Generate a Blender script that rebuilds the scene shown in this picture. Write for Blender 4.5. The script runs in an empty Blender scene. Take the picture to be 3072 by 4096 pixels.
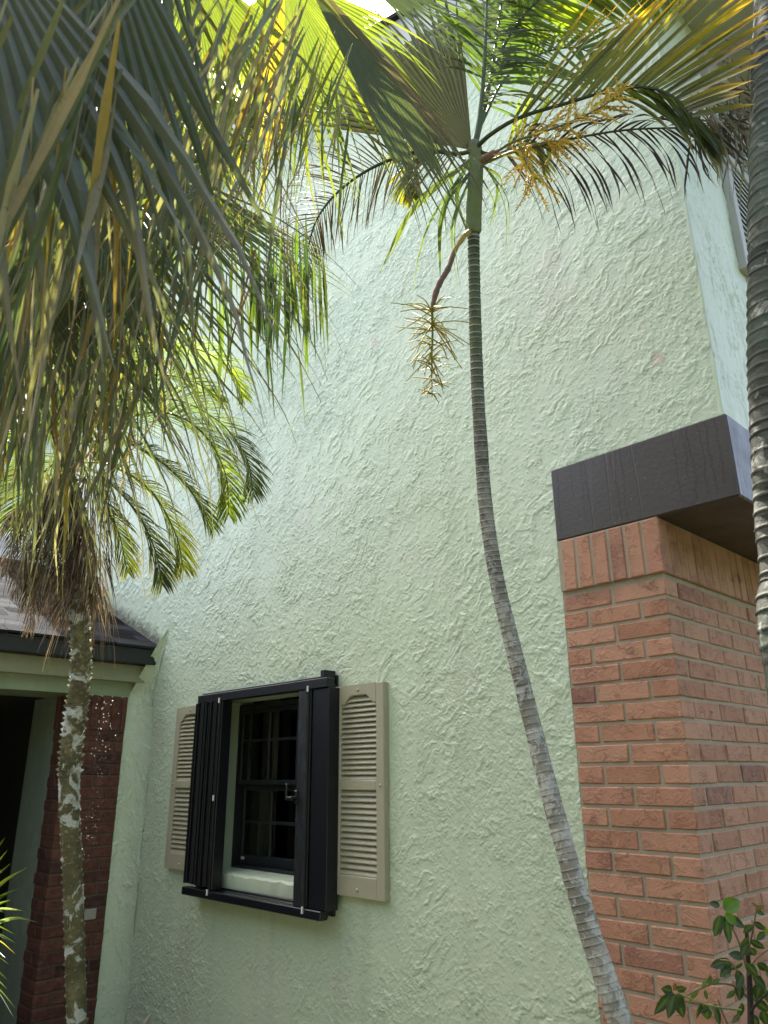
import bpy, math, random
import numpy as np
from mathutils import Vector, Matrix, noise
random.seed(7)
SC = bpy.context.scene
COL = SC.collection
R = math.radians

# ------------------------------------------------------------------ camera
CAMPOS = Vector((0.0, -2.45, 1.6))
ROT = Matrix(((0.69674764, 0.24236331, 0.67513165),
              (0.71727663, -0.22549758, -0.65929135),
              (-0.00754748, 0.94361585, -0.33095645)))
cd = bpy.data.cameras.new('camera')
cam = bpy.data.objects.new('camera', cd); COL.objects.link(cam)
M4 = ROT.to_4x4(); M4.translation = CAMPOS
cam.matrix_world = M4
cd.sensor_fit = 'VERTICAL'; cd.sensor_height = 36.0; cd.lens = 26.367
cd.clip_start = 0.05; cd.clip_end = 3000
cd.dof.use_dof = True; cd.dof.focus_distance = 3.2; cd.dof.aperture_fstop = 7.5
SC.camera = cam

# ------------------------------------------------------------------ light
SUN_EL = R(66); SUN_AZ = math.atan2(-0.380, 0.135)      # azimuth from +Y towards +X
w = bpy.data.worlds.new('World'); SC.world = w; w.use_nodes = True
nt = w.node_tree
bg = nt.nodes['Background']
sky = nt.nodes.new('ShaderNodeTexSky'); sky.sky_type = 'NISHITA'; sky.sun_disc = False
sky.sun_elevation = SUN_EL; sky.sun_rotation = SUN_AZ
sky.air_density = .75; sky.dust_density = 4.0; sky.ozone_density = 0.3
wm = nt.nodes.new('ShaderNodeMix'); wm.data_type = 'RGBA'; wm.blend_type = 'MULTIPLY'; wm.inputs[0].default_value = 1.0
wm.inputs[7].default_value = (1.0, .955, .86, 1)      # hazy, slightly warm air
nt.links.new(sky.outputs[0], wm.inputs[6]); nt.links.new(wm.outputs[2], bg.inputs[0]); bg.inputs[1].default_value = 0.15
sd = bpy.data.lights.new('sun', 'SUN'); sd.energy = 5.0; sd.angle = R(0.5); sd.color = (1, .95, .86)
sun = bpy.data.objects.new('sun', sd); COL.objects.link(sun)
sv = Vector((math.sin(SUN_AZ)*math.cos(SUN_EL), math.cos(SUN_AZ)*math.cos(SUN_EL), math.sin(SUN_EL)))
sun.rotation_euler = sv.to_track_quat('Z', 'Y').to_euler(); sun.location = sv*30
SC.view_settings.view_transform = 'Standard'; SC.view_settings.look = 'None'
SC.view_settings.exposure = 2.62; SC.view_settings.gamma = 1.0
SC.render.engine = 'CYCLES'
SC.cycles.max_bounces = 10; SC.cycles.diffuse_bounces = 5; SC.cycles.transmission_bounces = 6

# ------------------------------------------------------------------ helpers
F = 3000.0
def W(px, py, d):                       # a point at depth d (metres) on the line of sight px, py
    return CAMPOS + ROT @ Vector(((px-1536)/F*d, -(py-2048)/F*d, -d))
def WL(pts): return [W(*p) for p in pts]
def SV(dx, dy, dz=0.0):                 # direction: right, down, away
    return (ROT @ Vector((dx, -dy, -dz))).normalized()
UP = Vector((0, 0, 1))
ORG = {}
def tag(o, label=None, cat=None, group=None, kind=None):
    if label: o['label'] = label
    if cat: o['category'] = cat
    if group: o['group'] = group
    if kind: o['kind'] = kind
    return o
def empty(name, loc, label, cat, group=None):
    o = bpy.data.objects.new(name, None); COL.objects.link(o); o.location = loc
    o.empty_display_size = .1; ORG[o.name] = Vector(loc)
    return tag(o, label, cat, group)

class MB:
    def __init__(s): s.v = []; s.f = []; s.c = []; s.col = (1, 1, 1)
    def vert(s, p, c=None): s.v.append((p[0], p[1], p[2])); s.c.append(c or s.col); return len(s.v)-1
    def face(s, *i): s.f.append(i)
    def poly(s, pts, c=None): s.f.append(tuple(s.vert(p, c) for p in pts))
    def box(s, a, b, c=None):
        (x0, y0, z0), (x1, y1, z1) = a, b
        P = [(x0,y0,z0),(x1,y0,z0),(x1,y1,z0),(x0,y1,z0),(x0,y0,z1),(x1,y0,z1),(x1,y1,z1),(x0,y1,z1)]
        i = [s.vert(p, c) for p in P]
        for q in ((3,2,1,0),(4,5,6,7),(0,1,5,4),(1,2,6,5),(2,3,7,6),(3,0,4,7)): s.face(*[i[k] for k in q])
    def cbox(s, a, b, r=.003, c=None, M=None, jit=0.0):   # chamfered box
        lo = [min(a[k], b[k]) for k in range(3)]; hi = [max(a[k], b[k]) for k in range(3)]
        r = min(r, *[(hi[k]-lo[k])*.45 for k in range(3)])
        idx = {}
        for cx in (0,1):
            for cy in (0,1):
                for cz in (0,1):
                    cc = (cx, cy, cz)
                    j = [random.uniform(-jit, jit) for _ in range(3)] if jit else (0,0,0)
                    base = [(hi if cc[k] else lo)[k]+j[k] for k in range(3)]
                    for ax in range(3):
                        p = list(base)
                        for k in range(3):
                            if k != ax: p[k] += -r if cc[k] else r
                        if M: p = M @ Vector(p)
                        idx[cc, ax] = s.vert(p, c)
        for ax in range(3):
            u, v = (ax+1) % 3, (ax+2) % 3
            for sd_ in (0,1):
                def key(a_, b_):
                    k = [0,0,0]; k[ax] = sd_; k[u] = a_; k[v] = b_; return tuple(k)
                q = [idx[key(0,0),ax], idx[key(1,0),ax], idx[key(1,1),ax], idx[key(0,1),ax]]
                s.face(*(q if sd_ else q[::-1]))
        for ax in range(3):                # edges along ax
            u, v = (ax+1) % 3, (ax+2) % 3
            for a_ in (0,1):
                for b_ in (0,1):
                    k0 = [0,0,0]; k0[u] = a_; k0[v] = b_; k1 = list(k0); k1[ax] = 1
                    k0, k1 = tuple(k0), tuple(k1)
                    q = [idx[k0,u], idx[k1,u], idx[k1,v], idx[k0,v]]
                    s.face(*(q if (a_ ^ b_) else q[::-1]))
        for cx in (0,1):
            for cy in (0,1):
                for cz in (0,1):
                    q = [idx[(cx,cy,cz),k] for k in range(3)]
                    s.face(*(q if (cx+cy+cz) % 2 else q[::-1]))
    def tube(s, pts, rad, n=8, cols=None, cap=True):
        N = len(pts); rings = []
        t = (pts[1]-pts[0]).normalized()
        u = t.orthogonal().normalized()
        for i, p in enumerate(pts):
            t = (pts[min(i+1, N-1)]-pts[max(i-1, 0)])
            if t.length < 1e-9: t = UP
            t = t.normalized(); u = (u - t*u.dot(t)).normalized(); v_ = t.cross(u)
            r = rad(i/(N-1)) if callable(rad) else (rad[i] if isinstance(rad, (list, tuple)) else rad)
            c = cols[i] if cols else None
            rings.append([s.vert(p + (u*math.cos(2*math.pi*k/n)+v_*math.sin(2*math.pi*k/n))*r, c) for k in range(n)])
        for i in range(N-1):
            for k in range(n): s.face(rings[i][k], rings[i][(k+1) % n], rings[i+1][(k+1) % n], rings[i+1][k])
        if cap: s.face(*rings[0][::-1]); s.face(*rings[-1])
    def ribbon(s, pts, widths, side, cols, fold=0.0, twist=0.0, tw0=0.0):
        """strip along pts; side = starting width vector; fold = V depth as part of width"""
        N = len(pts); prev = None; sv_ = side.copy()
        for i in range(N):
            t = (pts[min(i+1, N-1)]-pts[max(i-1, 0)])
            if t.length < 1e-9: continue
            t.normalize()
            sv_ = sv_ - t*sv_.dot(t)
            if sv_.length < 1e-6: sv_ = t.orthogonal()
            sv_.normalize()
            ang = tw0 + twist*i/(N-1)
            q = sv_*math.cos(ang) + t.cross(sv_)*math.sin(ang)
            nn = t.cross(q)
            wd = widths[i]*.5; c = cols[i] if isinstance(cols, list) else cols
            if fold:
                cur = (s.vert(pts[i]-q*wd, c), s.vert(pts[i]+nn*wd*2*fold, c), s.vert(pts[i]+q*wd, c))
            else:
                cur = (s.vert(pts[i]-q*wd, c), s.vert(pts[i]+q*wd, c))
            if prev:
                for k in range(len(cur)-1): s.face(prev[k], prev[k+1], cur[k+1], cur[k])
            prev = cur
    def build(s, name, mat, parent=None, smooth=False, label=None):
        org = ORG.get(parent.name, Vector((0,0,0))) if parent else Vector((0,0,0))
        me = bpy.data.meshes.new(name)
        me.from_pydata([(a-org[0], b-org[1], c-org[2]) for a, b, c in s.v], [], s.f)
        if any(c != (1,1,1) for c in s.c[:50]) or any(c != (1,1,1) for c in s.c):
            at = me.color_attributes.new('tint', 'FLOAT_COLOR', 'POINT')
            a = np.ones((len(s.c), 4), np.float32); a[:, :3] = np.array(s.c, np.float32)
            at.data.foreach_set('color', a.ravel())
        if smooth: me.polygons.foreach_set('use_smooth', [True]*len(me.polygons))
        for m in (mat if isinstance(mat, list) else [mat]): me.materials.append(m)
        me.update()
        o = bpy.data.objects.new(name, me); COL.objects.link(o)
        if parent: o.parent = parent; ORG[o.name] = org.copy()
        if label: o['label'] = label
        return o

def spline(P, n):
    """Catmull-Rom through P, n samples"""
    P = [P[0]*2-P[1]] + list(P) + [P[-1]*2-P[-2]]
    m = len(P)-3; out = []
    for i in range(n):
        t = i/(n-1)*m; k = min(int(t), m-1); t -= k
        a, b, c, d = P[k:k+4]
        out.append(.5*((2*b)+(c-a)*t+(2*a-5*b+4*c-d)*t*t+(3*b-3*c+d-a)*t**3))
    return out


# ------------------------------------------------------------------ trowelled plaster relief
def perlin(x, y, seed):
    rs = np.random.RandomState(seed); perm = rs.permutation(512); ga = rs.rand(512)*2*np.pi
    gx, gy = np.cos(ga), np.sin(ga)
    xi = np.floor(x).astype(np.int64); yi = np.floor(y).astype(np.int64); xf = x-xi; yf = y-yi
    u = xf*xf*xf*(xf*(xf*6-15)+10); v = yf*yf*yf*(yf*(yf*6-15)+10)
    def gr(ix, iy, dx, dy):
        k = perm[(perm[ix & 511]+iy) & 511]; return gx[k]*dx+gy[k]*dy
    n00 = gr(xi, yi, xf, yf); n10 = gr(xi+1, yi, xf-1, yf); n01 = gr(xi, yi+1, xf, yf-1); n11 = gr(xi+1, yi+1, xf-1, yf-1)
    return ((n00*(1-u)+n10*u)*(1-v)+(n01*(1-u)+n11*u)*v)*1.5
def fbm(x, y, seed, octv=4, gain=.55):
    s_, a = 0, 1.
    for o in range(octv): s_ = s_ + a*perlin(x*2**o, y*2**o, seed+o*7); a *= gain
    return s_
def sstep(x, a, b):
    t = np.clip((x-a)/(b-a), 0, 1); return t*t*(3-2*t)
def relief(u0, u1, v0, v1, st, seed, ang=lambda u, v: .6, spread=.5, dens=1., vertical=False):
    """height of the plaster in metres on a grid of step st"""
    nu = int(round((u1-u0)/st))+1; nv = int(round((v1-v0)/st))+1
    U, V = np.meshgrid(np.linspace(u0, u1, nu), np.linspace(v0, v1, nv))
    wu = fbm(U*3, V*3, seed+1, 4)*.045; wv = fbm(U*3+9, V*3, seed+2, 4)*.045
    def lay(rot, su, sv, sc, th, wd, sd, oc=5):
        c_, s_ = math.cos(rot), math.sin(rot); a = ((U+wu)*c_+(V+wv)*s_)*su*sc; b = (-(U+wu)*s_+(V+wv)*c_)*sv*sc
        n = fbm(a, b, sd, oc, .58); return sstep(n, th, th+wd), n
    m1 = sstep(fbm(U*1.1, V*1.1, seed+31, 3), -.25, .15); m2 = sstep(fbm(U*1.4, V*1.4, seed+37, 3), -.1, .2); m3 = sstep(fbm(U*1.2, V*1.2, seed+41, 3), -.05, .25)
    if vertical:
        p1, _ = lay(0, 1, .28, 16, .10, .12, seed+3); p2, _ = lay(.1, 1, .35, 30, .15, .15, seed+5); p3, _ = lay(0, 1, .5, 9, .0, .06, seed+7)
        H = .0032*p1*(.3+.7*m3)+.0025*p2*m2+.0022*p3*m1
    else:
        b1 = sstep(fbm(U*7, V*7, seed+61, 3), -.12, .22); b2 = sstep(fbm(U*9, V*9, seed+63, 3), -.05, .25); b3 = sstep(fbm(U*6, V*6, seed+65, 3), .0, .25)
        p1, n1 = lay(.62, .8, 1.25, 12, .04, .035, seed+3, 6); p2, _ = lay(-.35, .8, 1.25, 17, .08, .05, seed+5); p3, _ = lay(.75, .42, 1.6, 20, .12, .07, seed+7, 4)
        p4, _ = lay(.2, 1, 1, 30, .15, .10, seed+9, 3)
        H = .0018*p1*(.3+.7*m1)*b1+.0015*p2*m2*b2+.0018*p3*(.35+.65*m3)*(.4+.6*b3)+.0010*p4*m2*b2
    H = H+.0009*fbm(U*3, V*3, seed+51, 3)+.00025*fbm(U*60, V*60, seed+53, 2)
    rs = np.random.RandomState(seed+77); area = (u1-u0)*(v1-v0)
    G = np.zeros(nu*nv)
    K = 3; kk = [(i, j) for i in range(-K, K+1) for j in range(-K, K+1)]
    def stroke(cnt, l0, l1, a0, a1, sig, sp, bend):
        cu = rs.uniform(u0, u1, cnt); cv = rs.uniform(v0, v1, cnt)
        iu = np.clip(((cu-u0)/st).astype(int), 0, nu-1); iv = np.clip(((cv-v0)/st).astype(int), 0, nv-1)
        keep = rs.rand(cnt) < (.15+.85*m2[iv, iu]); cu, cv = cu[keep], cv[keep]; n = len(cu)
        L = rs.uniform(l0, l1, n)*rs.uniform(.4, 1, n); A = np.array([ang(a, b) for a, b in zip(cu, cv)])+rs.normal(0, sp, n)
        flip = rs.rand(n) < .16; A = np.where(flip, A+1.5, A)
        B = rs.normal(0, bend, n); amp = rs.uniform(a0, a1, n); S = rs.uniform(.7, 1.3, n)*sig
        npt = int(l1/(st*.7))+2
        t = np.linspace(-.5, .5, npt)[None, :]
        wob = .006*np.sin(t*25+rs.uniform(0, 6, (n, 1)))+.003*np.sin(t*61+rs.uniform(0, 6, (n, 1)))
        pa = A[:, None]+B[:, None]*t
        pu = cu[:, None]+L[:, None]*t*np.cos(pa)-wob*np.sin(pa); pv = cv[:, None]+L[:, None]*t*np.sin(pa)+wob*np.cos(pa)
        am = amp[:, None]*np.clip(1-(2*np.abs(t))**3, 0, 1)*(.65+.35*np.sin(t*40+rs.uniform(0, 6, (n, 1))))
        fu = (pu-u0)/st; fv = (pv-v0)/st; bu = np.round(fu).astype(int); bv = np.round(fv).astype(int)
        for i, j in kk:
            x = bu+i; y = bv+j; ok = (x >= 0) & (x < nu) & (y >= 0) & (y < nv)
            d2 = ((x-fu)**2+(y-fv)**2)*st*st; val = am*np.exp(-d2/(2*S[:, None]**2))
            np.maximum.at(G, (y*nu+x)[ok], val[ok])
    stroke(int(420*area*dens), .03, .14, .0012, .0032, .0015, spread*.8, .7)
    stroke(int(4200*area*dens), .010, .045, .0012, .0032, .0015, spread*1.5, 1.5)
    stroke(int(7500*area*dens), .003, .012, .0014, .0032, .0016, 2., 1.)
    return U, V, (H+G.reshape(nv, nu))*1.2, nu, nv
def relief_mesh(name, U, V, P, keep, mat, parent, org):
    nv, nu = U.shape
    idx = np.arange(nu*nv).reshape(nv, nu)
    q = np.stack([idx[:-1, :-1], idx[:-1, 1:], idx[1:, 1:], idx[1:, :-1]], -1)[keep[:-1, :-1] & keep[1:, 1:] & keep[:-1, 1:] & keep[1:, :-1]].astype(np.int32)
    used, inv = np.unique(q, return_inverse=True)
    co_ = (P.reshape(-1, 3)[used]-np.array(org)).astype(np.float32)
    me = bpy.data.meshes.new(name); me.vertices.add(len(used)); me.vertices.foreach_set('co', co_.ravel())
    nf = len(q); me.loops.add(nf*4); me.loops.foreach_set('vertex_index', inv.astype(np.int32).ravel())
    me.polygons.add(nf); me.polygons.foreach_set('loop_start', np.arange(0, nf*4, 4, dtype=np.int32))
    me.update(calc_edges=True); me.polygons.foreach_set('use_smooth', np.ones(nf, bool))
    me.materials.append(mat); me.update()
    o = bpy.data.objects.new(name, me); COL.objects.link(o); o.parent = parent; ORG[o.name] = Vector(org)
    return o

# ------------------------------------------------------------------ materials
class NG:
    def __init__(s, name):
        s.m = bpy.data.materials.new(name); s.m.use_nodes = True; s.t = s.m.node_tree
        s.t.nodes.clear(); s.out = s.n('ShaderNodeOutputMaterial')
    def n(s, ty, **kw):
        nd = s.t.nodes.new(ty)
        for k, v in kw.items(): setattr(nd, k, v)
        return nd
    def L(s, a, b): s.t.links.new(a, b)
    def set(s, sock, v):
        if hasattr(v, 'node'): s.L(v, sock)
        elif isinstance(v, (tuple, list)) and len(v) == 3 and sock.type == 'RGBA': sock.default_value = (*v, 1)
        else: sock.default_value = v
    def co(s): return s.n('ShaderNodeTexCoord').outputs['Object']
    def mapp(s, v, scale=(1,1,1), rot=(0,0,0), loc=(0,0,0)):
        m = s.n('ShaderNodeMapping'); s.L(v, m.inputs[0])
        m.inputs['Scale'].default_value = scale; m.inputs['Rotation'].default_value = rot; m.inputs['Location'].default_value = loc
        return m.outputs[0]
    def noise(s, v, sc, det=3, rough=.55, dist=0., out='Fac'):
        x = s.n('ShaderNodeTexNoise'); s.L(v, x.inputs['Vector'])
        x.inputs['Scale'].default_value = sc; x.inputs['Detail'].default_value = det
        x.inputs['Roughness'].default_value = rough; x.inputs['Distortion'].default_value = dist
        return x.outputs[out]
    def ramp(s, f, stops, interp='LINEAR'):
        r = s.n('ShaderNodeValToRGB'); r.color_ramp.interpolation = interp; s.L(f, r.inputs[0])
        e = r.color_ramp.elements
        while len(e) > 1: e.remove(e[-1])
        for k, (p, c) in enumerate(stops):
            c = (c, c, c, 1) if isinstance(c, (int, float)) else (*c, 1)
            if k == 0: e[0].position = p; e[0].color = c
            else: e.new(p).color = c
        return r.outputs[0]
    def math(s, op, a, b=0.0, c=None, clamp=False):
        m = s.n('ShaderNodeMath', operation=op, use_clamp=clamp); s.set(m.inputs[0], a); s.set(m.inputs[1], b)
        if c is not None: s.set(m.inputs[2], c)
        return m.outputs[0]
    def mix(s, f, a, b, blend='MIX'):
        m = s.n('ShaderNodeMix', data_type='RGBA', blend_type=blend)
        s.set(m.inputs[0], f); s.set(m.inputs[6], a); s.set(m.inputs[7], b); return m.outputs[2]
    def vmath(s, op, a, b):
        m = s.n('ShaderNodeVectorMath', operation=op); s.set(m.inputs[0], a); s.set(m.inputs[1], b)
        return m.outputs[0]
    def bump(s, h, strength=1., dist=.01, normal=None):
        b = s.n('ShaderNodeBump'); s.L(h, b.inputs['Height']); b.inputs['Strength'].default_value = strength
        b.inputs['Distance'].default_value = dist
        if normal: s.L(normal, b.inputs['Normal'])
        return b.outputs[0]
    def pbr(s, col, rough=.6, normal=None, spec=.5, metal=0.):
        p = s.n('ShaderNodeBsdfPrincipled'); s.set(p.inputs['Base Color'], col); s.set(p.inputs['Roughness'], rough)
        p.inputs['Specular IOR Level'].default_value = spec; p.inputs['Metallic'].default_value = metal
        if normal: s.L(normal, p.inputs['Normal'])
        return p.outputs[0]
    def done(s, sh): s.L(sh, s.out.inputs[0]); return s.m

def stucco(name, base, strokes=False, amp=1.0):
    g = NG(name); co = g.co()
    h = g.math('ADD', g.math('MULTIPLY', g.noise(co, 170, 3, .6), .5), g.math('MULTIPLY', g.noise(co, 30, 3, .6), .8))
    nrm = g.bump(h, .55, .0022*amp)
    # paint: slight fading, chalky and mossy areas
    f1 = g.noise(co, 1.1, 4, .6); f2 = g.noise(co, 9, 4, .6)
    dk = tuple(x*.88 for x in base); lt = tuple(min(1, x*1.08) for x in base)
    col = g.mix(f1, dk, lt)
    col = g.mix(g.math('MULTIPLY', g.ramp(f2, [(.5, 0), (.75, 1)]), .12), col, (.50, .55, .50))
    stn = g.noise(g.mapp(co, scale=(1, 1, .07)), 9, 4, .6)                       # rain streaks
    col = g.mix(g.math('MULTIPLY', g.ramp(stn, [(.52, 0), (.66, 1)]), .22), col, tuple(x*.66 for x in base))
    pk = g.noise(g.mapp(co, loc=(3, 5, 1)), 1.6, 5, .65)                          # old coat showing through
    col = g.mix(g.math('MULTIPLY', g.ramp(pk, [(.56, 0), (.66, 1)]), .28), col, (.56, .50, .44))
    gr = g.noise(g.mapp(co, loc=(8, 2, 6)), 3.2, 6, .7)
    col = g.mix(g.math('MULTIPLY', g.ramp(gr, [(.56, 0), (.68, 1)]), .25), col, tuple(x*.72 for x in base))
    sep = g.n('ShaderNodeSeparateXYZ'); g.L(co, sep.inputs[0])
    return g, co, sep, col, nrm

# main wall: old pink paint showing in chips, and mildew above the porch roof line
GREEN = (.545, .62, .45)
g, co, sep, col, nrm = stucco('stucco_wall', GREEN)
chips = [((1500,1372),.035),((1612,1172),.022),((2630,1436),.035),((2612,1520),.012),((1565,1930),.014),((2640,1640),.012),((2160,1845),.010),((1850,2260),.008),((1690,2600),.007)]
wn = g.noise(co, 40, 3, out='Color')
pw = g.vmath('ADD', co, g.vmath('MULTIPLY', g.vmath('SUBTRACT', wn, (.5,.5,.5)), (.09,.0,.09)))
HOUSE = Vector((-3.0, 0.0, 0.0))
for (px, py), rr in chips:
    d = ROT @ Vector(((px-1536)/F, -(py-2048)/F, -1)); t = 2.45/d.y; P = CAMPOS + d*t - HOUSE
    ds = g.n('ShaderNodeVectorMath', operation='DISTANCE'); g.L(pw, ds.inputs[0]); ds.inputs[1].default_value = P
    m = g.ramp(ds.outputs['Value'], [(rr*.6, .75), (rr, 0.)])
    col = g.mix(m, col, (.52,.42,.33) if rr > .02 else (.25,.17,.11))
# mildew along the porch roof: z above the line 2.45 + .43*( -4.66 - x )
zl = g.math('ADD', g.math('MULTIPLY', g.math('ADD', sep.outputs[0], HOUSE.x+4.66), -.43), 2.42)
dz = g.math('SUBTRACT', sep.outputs[2], zl)
nz = g.noise(co, 14, 5, .7)
m1 = g.ramp(g.math('ADD', dz, g.math('MULTIPLY', g.math('SUBTRACT', nz, .5), .16)), [(.03, 1), (.12, 0)])
m2 = g.math('MULTIPLY', m1, g.ramp(g.math('ADD', sep.outputs[0], HOUSE.x+4.70), [(0, 1), (.04, 0)]))
m2 = g.math('MULTIPLY', m2, g.math('GREATER_THAN', sep.outputs[2], 2.36))
m2 = g.math('MULTIPLY', m2, g.ramp(g.noise(co, 55, 4, .7), [(.35, .55), (.6, 1)]))
col = g.mix(m2, col, (.09,.075,.05))
# thin grime below the window track
STUCCO = g.done(g.pbr(col, .42, nrm, .5))
g, co, sep, col, nrm = stucco('stucco_vertical_strokes', (.57,.61,.45), True, .8)
STUCCO_V = g.done(g.pbr(col, .45, nrm, .5))
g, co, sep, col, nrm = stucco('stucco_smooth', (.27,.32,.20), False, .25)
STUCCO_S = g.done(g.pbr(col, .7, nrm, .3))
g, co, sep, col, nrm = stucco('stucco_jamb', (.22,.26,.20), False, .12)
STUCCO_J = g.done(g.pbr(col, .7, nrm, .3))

def brickmat(name, cols, mossy=True):
    g = NG(name); co = g.co()
    geo = g.n('ShaderNodeNewGeometry')
    col = g.ramp(geo.outputs['Random Per Island'], cols, 'LINEAR')
    n1 = g.noise(co, 22, 5, .65); col = g.mix(g.ramp(n1, [(.42, 0.), (.7, .6 if mossy else .15)]), col, (.45,.25,.15))
    n2 = g.noise(g.mapp(co, scale=(1,1,1.6)), 9, 4, .7)
    col = g.mix(g.ramp(n2, [(.60, 0.), (.72, .55)]), col, (.10,.055,.045))
    sp = g.noise(co, 160, 2, .5); col = g.mix(g.ramp(sp, [(.66, 0.), (.75, .6)]), col, (.10,.05,.03))
    if mossy:
        sx = g.n('ShaderNodeSeparateXYZ'); g.L(co, sx.inputs[0])
        z = sx.outputs[2]
        mz = g.ramp(z, [(0., 0.), (2.20/3, .0), (2.30/3, .5), (2.42/3, .1), (1., 0.)])
    wv = g.noise(co, 10, 2, out='Color')
    pw = g.vmath('ADD', co, g.vmath('MULTIPLY', g.vmath('SUBTRACT', wv, (.5,.5,.5)), (.12,.12,.12)))
    nn = g.noise(g.mapp(pw, scale=(1,1,1.6)), 24, 5, .65, .4)
    wr = g.ramp(nn, [(.44, 0.), (.50, 1.), (.60, .3)])
    wr = g.math('MULTIPLY', wr, g.ramp(g.noise(g.mapp(co, loc=(3,3,3)), 16, 3), [(.42, .1), (.60, 1.)]))
    h = g.math('ADD', g.math('MULTIPLY', wr, .55), g.math('MULTIPLY', g.noise(co, 130, 4, .7), .45))
    return g.done(g.pbr(col, .8, g.bump(h, 1., .006), .3))
BRICK = brickmat('brick_orange', [(0,(.36,.17,.105)),(.3,(.43,.21,.13)),(.6,(.48,.255,.165)),(.9,(.41,.20,.13)),(.96,(.35,.165,.115)),(1,(.24,.11,.085))])
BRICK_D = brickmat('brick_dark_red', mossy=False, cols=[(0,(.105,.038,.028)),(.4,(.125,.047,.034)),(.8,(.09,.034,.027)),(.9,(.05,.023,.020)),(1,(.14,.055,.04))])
g = NG('mortar'); co = g.co()
MORTAR = g.done(g.pbr(g.mix(g.noise(co, 14, 4, .7), (.29,.24,.17), (.42,.36,.27)), .95, g.bump(g.noise(co, 150, 4, .7), .8, .003), .1))
g = NG('mortar_dark'); co = g.co()
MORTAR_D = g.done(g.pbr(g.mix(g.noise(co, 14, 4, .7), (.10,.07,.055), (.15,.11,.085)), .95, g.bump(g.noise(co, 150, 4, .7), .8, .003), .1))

g = NG('beam_paint'); co = g.co()
dr = g.noise(g.mapp(co, scale=(1,1,.10)), 7, 2, .5, .1)
line = g.ramp(dr, [(.480, 0.), (.5, .9), (.520, 0.)])
sx = g.n('ShaderNodeSeparateXYZ'); g.L(co, sx.inputs[0])
dmask = g.ramp(g.noise(g.mapp(co, scale=(1,1,.25)), 5, 2), [(.45, 0.), (.6, 1.)])
col = g.mix(g.noise(co, 4, 4, .6), (.042,.033,.027), (.058,.046,.038))
col = g.mix(g.ramp(g.noise(g.mapp(co, rot=(0,.7,0), scale=(.6,1,2)), 6, 4, .65), [(.62, 0.), (.74, .35)]), col, (.12,.11,.11))
for bx, zend, wd_ in ((-1.505,2.47,.003),(-1.44,2.60,.002),(-1.395,2.50,.003),(-1.375,2.56,.002),(-1.25,2.46,.0032),(-1.225,2.452,.0034),(-1.02,2.47,.0024),(-.965,2.46,.003),(-.925,2.47,.003),(-.90,2.46,.0045),(-.985,2.55,.002),(-.868,2.50,.004)):
    zz = g.n('ShaderNodeCombineXYZ'); g.L(g.math('ADD', g.math('MULTIPLY', sx.outputs[2], 9.), bx*37), zz.inputs[0])
    wob = g.math('MULTIPLY', g.math('SUBTRACT', g.noise(zz.outputs[0], 1., 3, .7), .5), .05)
    dd = g.math('ABSOLUTE', g.math('SUBTRACT', g.math('ADD', sx.outputs[0], wob), bx+3.0))
    m_ = g.math('MULTIPLY', g.ramp(dd, [(wd_*.3, .62), (wd_, 0.)]), g.ramp(g.math('SUBTRACT', sx.outputs[2], zend-.0), [(0., 0.), (.02, 1.)]))
    col = g.mix(m_, col, (.006,.005,.005))
col = g.mix(g.ramp(g.noise(co, 110, 1), [(.76, 0.), (.79, .8)]), col, (.3,.3,.3))
BEAM = g.done(g.pbr(col, g.ramp(g.noise(co, 7, 3), [(.3, .32), (.7, .5)]), g.bump(g.math('ADD', g.noise(co, 60, 4, .6), g.math('MULTIPLY', line, -.6)), .35, .003), .5))

def simple(name, c, rough=.5, bump_s=0, bump_sc=80, spec=.5, var=.12, metal=0.):
    g = NG(name); co = g.co()
    a = tuple(x*(1-var) for x in c); b = tuple(min(1, x*(1+var)) for x in c)
    col = g.mix(g.noise(co, 6, 4, .6), a, b)
    nrm = g.bump(g.noise(co, bump_sc, 3, .6), bump_s, .002) if bump_s else None
    return g.done(g.pbr(col, rough, nrm, spec, metal))
TAUPE = simple('shutter_paint', (.36,.335,.235), .42, .25, 160)
TAUPE_L = simple('shutter_paint_pale', (.36,.355,.31), .42, .25, 160)
BLACK = simple('black_aluminium', (.0065,.0075,.011), .36, .15, 60, .5, .3)
g = NG('worn_black_paint'); co = g.co()
nn = g.noise(g.mapp(co, scale=(1,1,.28)), 45, 5, .7, .6)
BLACK_W = g.done(g.pbr(g.mix(g.ramp(nn, [(.5,0.),(.62,1.)]), (.008,.009,.012), (.028,.030,.034)), .5, g.bump(nn, .9, .004), .5))
SASH = simple('window_sash_black', (.013,.015,.018), .4, .1, 60)
WHITE = simple('white_plastic', (.7,.7,.66), .4)
FASCIA = simple('dark_fascia', (.012,.012,.014), .45, .2, 50)
SHINGLE = None
g = NG('asphalt_shingle'); co = g.co()
geo = g.n('ShaderNodeNewGeometry')
c0 = g.ramp(geo.outputs['Random Per Island'], [(0, (.008,.0085,.010)), (1, (.045,.046,.050))])
c0 = g.mix(g.ramp(g.noise(co, 400, 2), [(.4,0.),(.7,.6)]), c0, (.035,.035,.038))
SHINGLE = g.done(g.pbr(c0, 1., g.bump(g.noise(co, 350, 2), .8, .003), .02))
SOFFIT = simple('soffit_beige', (.33,.34,.28), .8, .5, 25)
GREYTRIM = simple('grey_trim', (.42,.43,.41), .6, .2, 60)
DARKROOM = simple('dark_room', (.03,.028,.025), .9)
CONCRETE = simple('concrete', (.13,.12,.105), .9, .5, 60)
STONE = simple('pale_stone', (.33,.31,.26), .8, .5, 40)
CURTAIN = simple('curtain', (.34,.31,.27), .9)
g = NG('window_glass')
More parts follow.
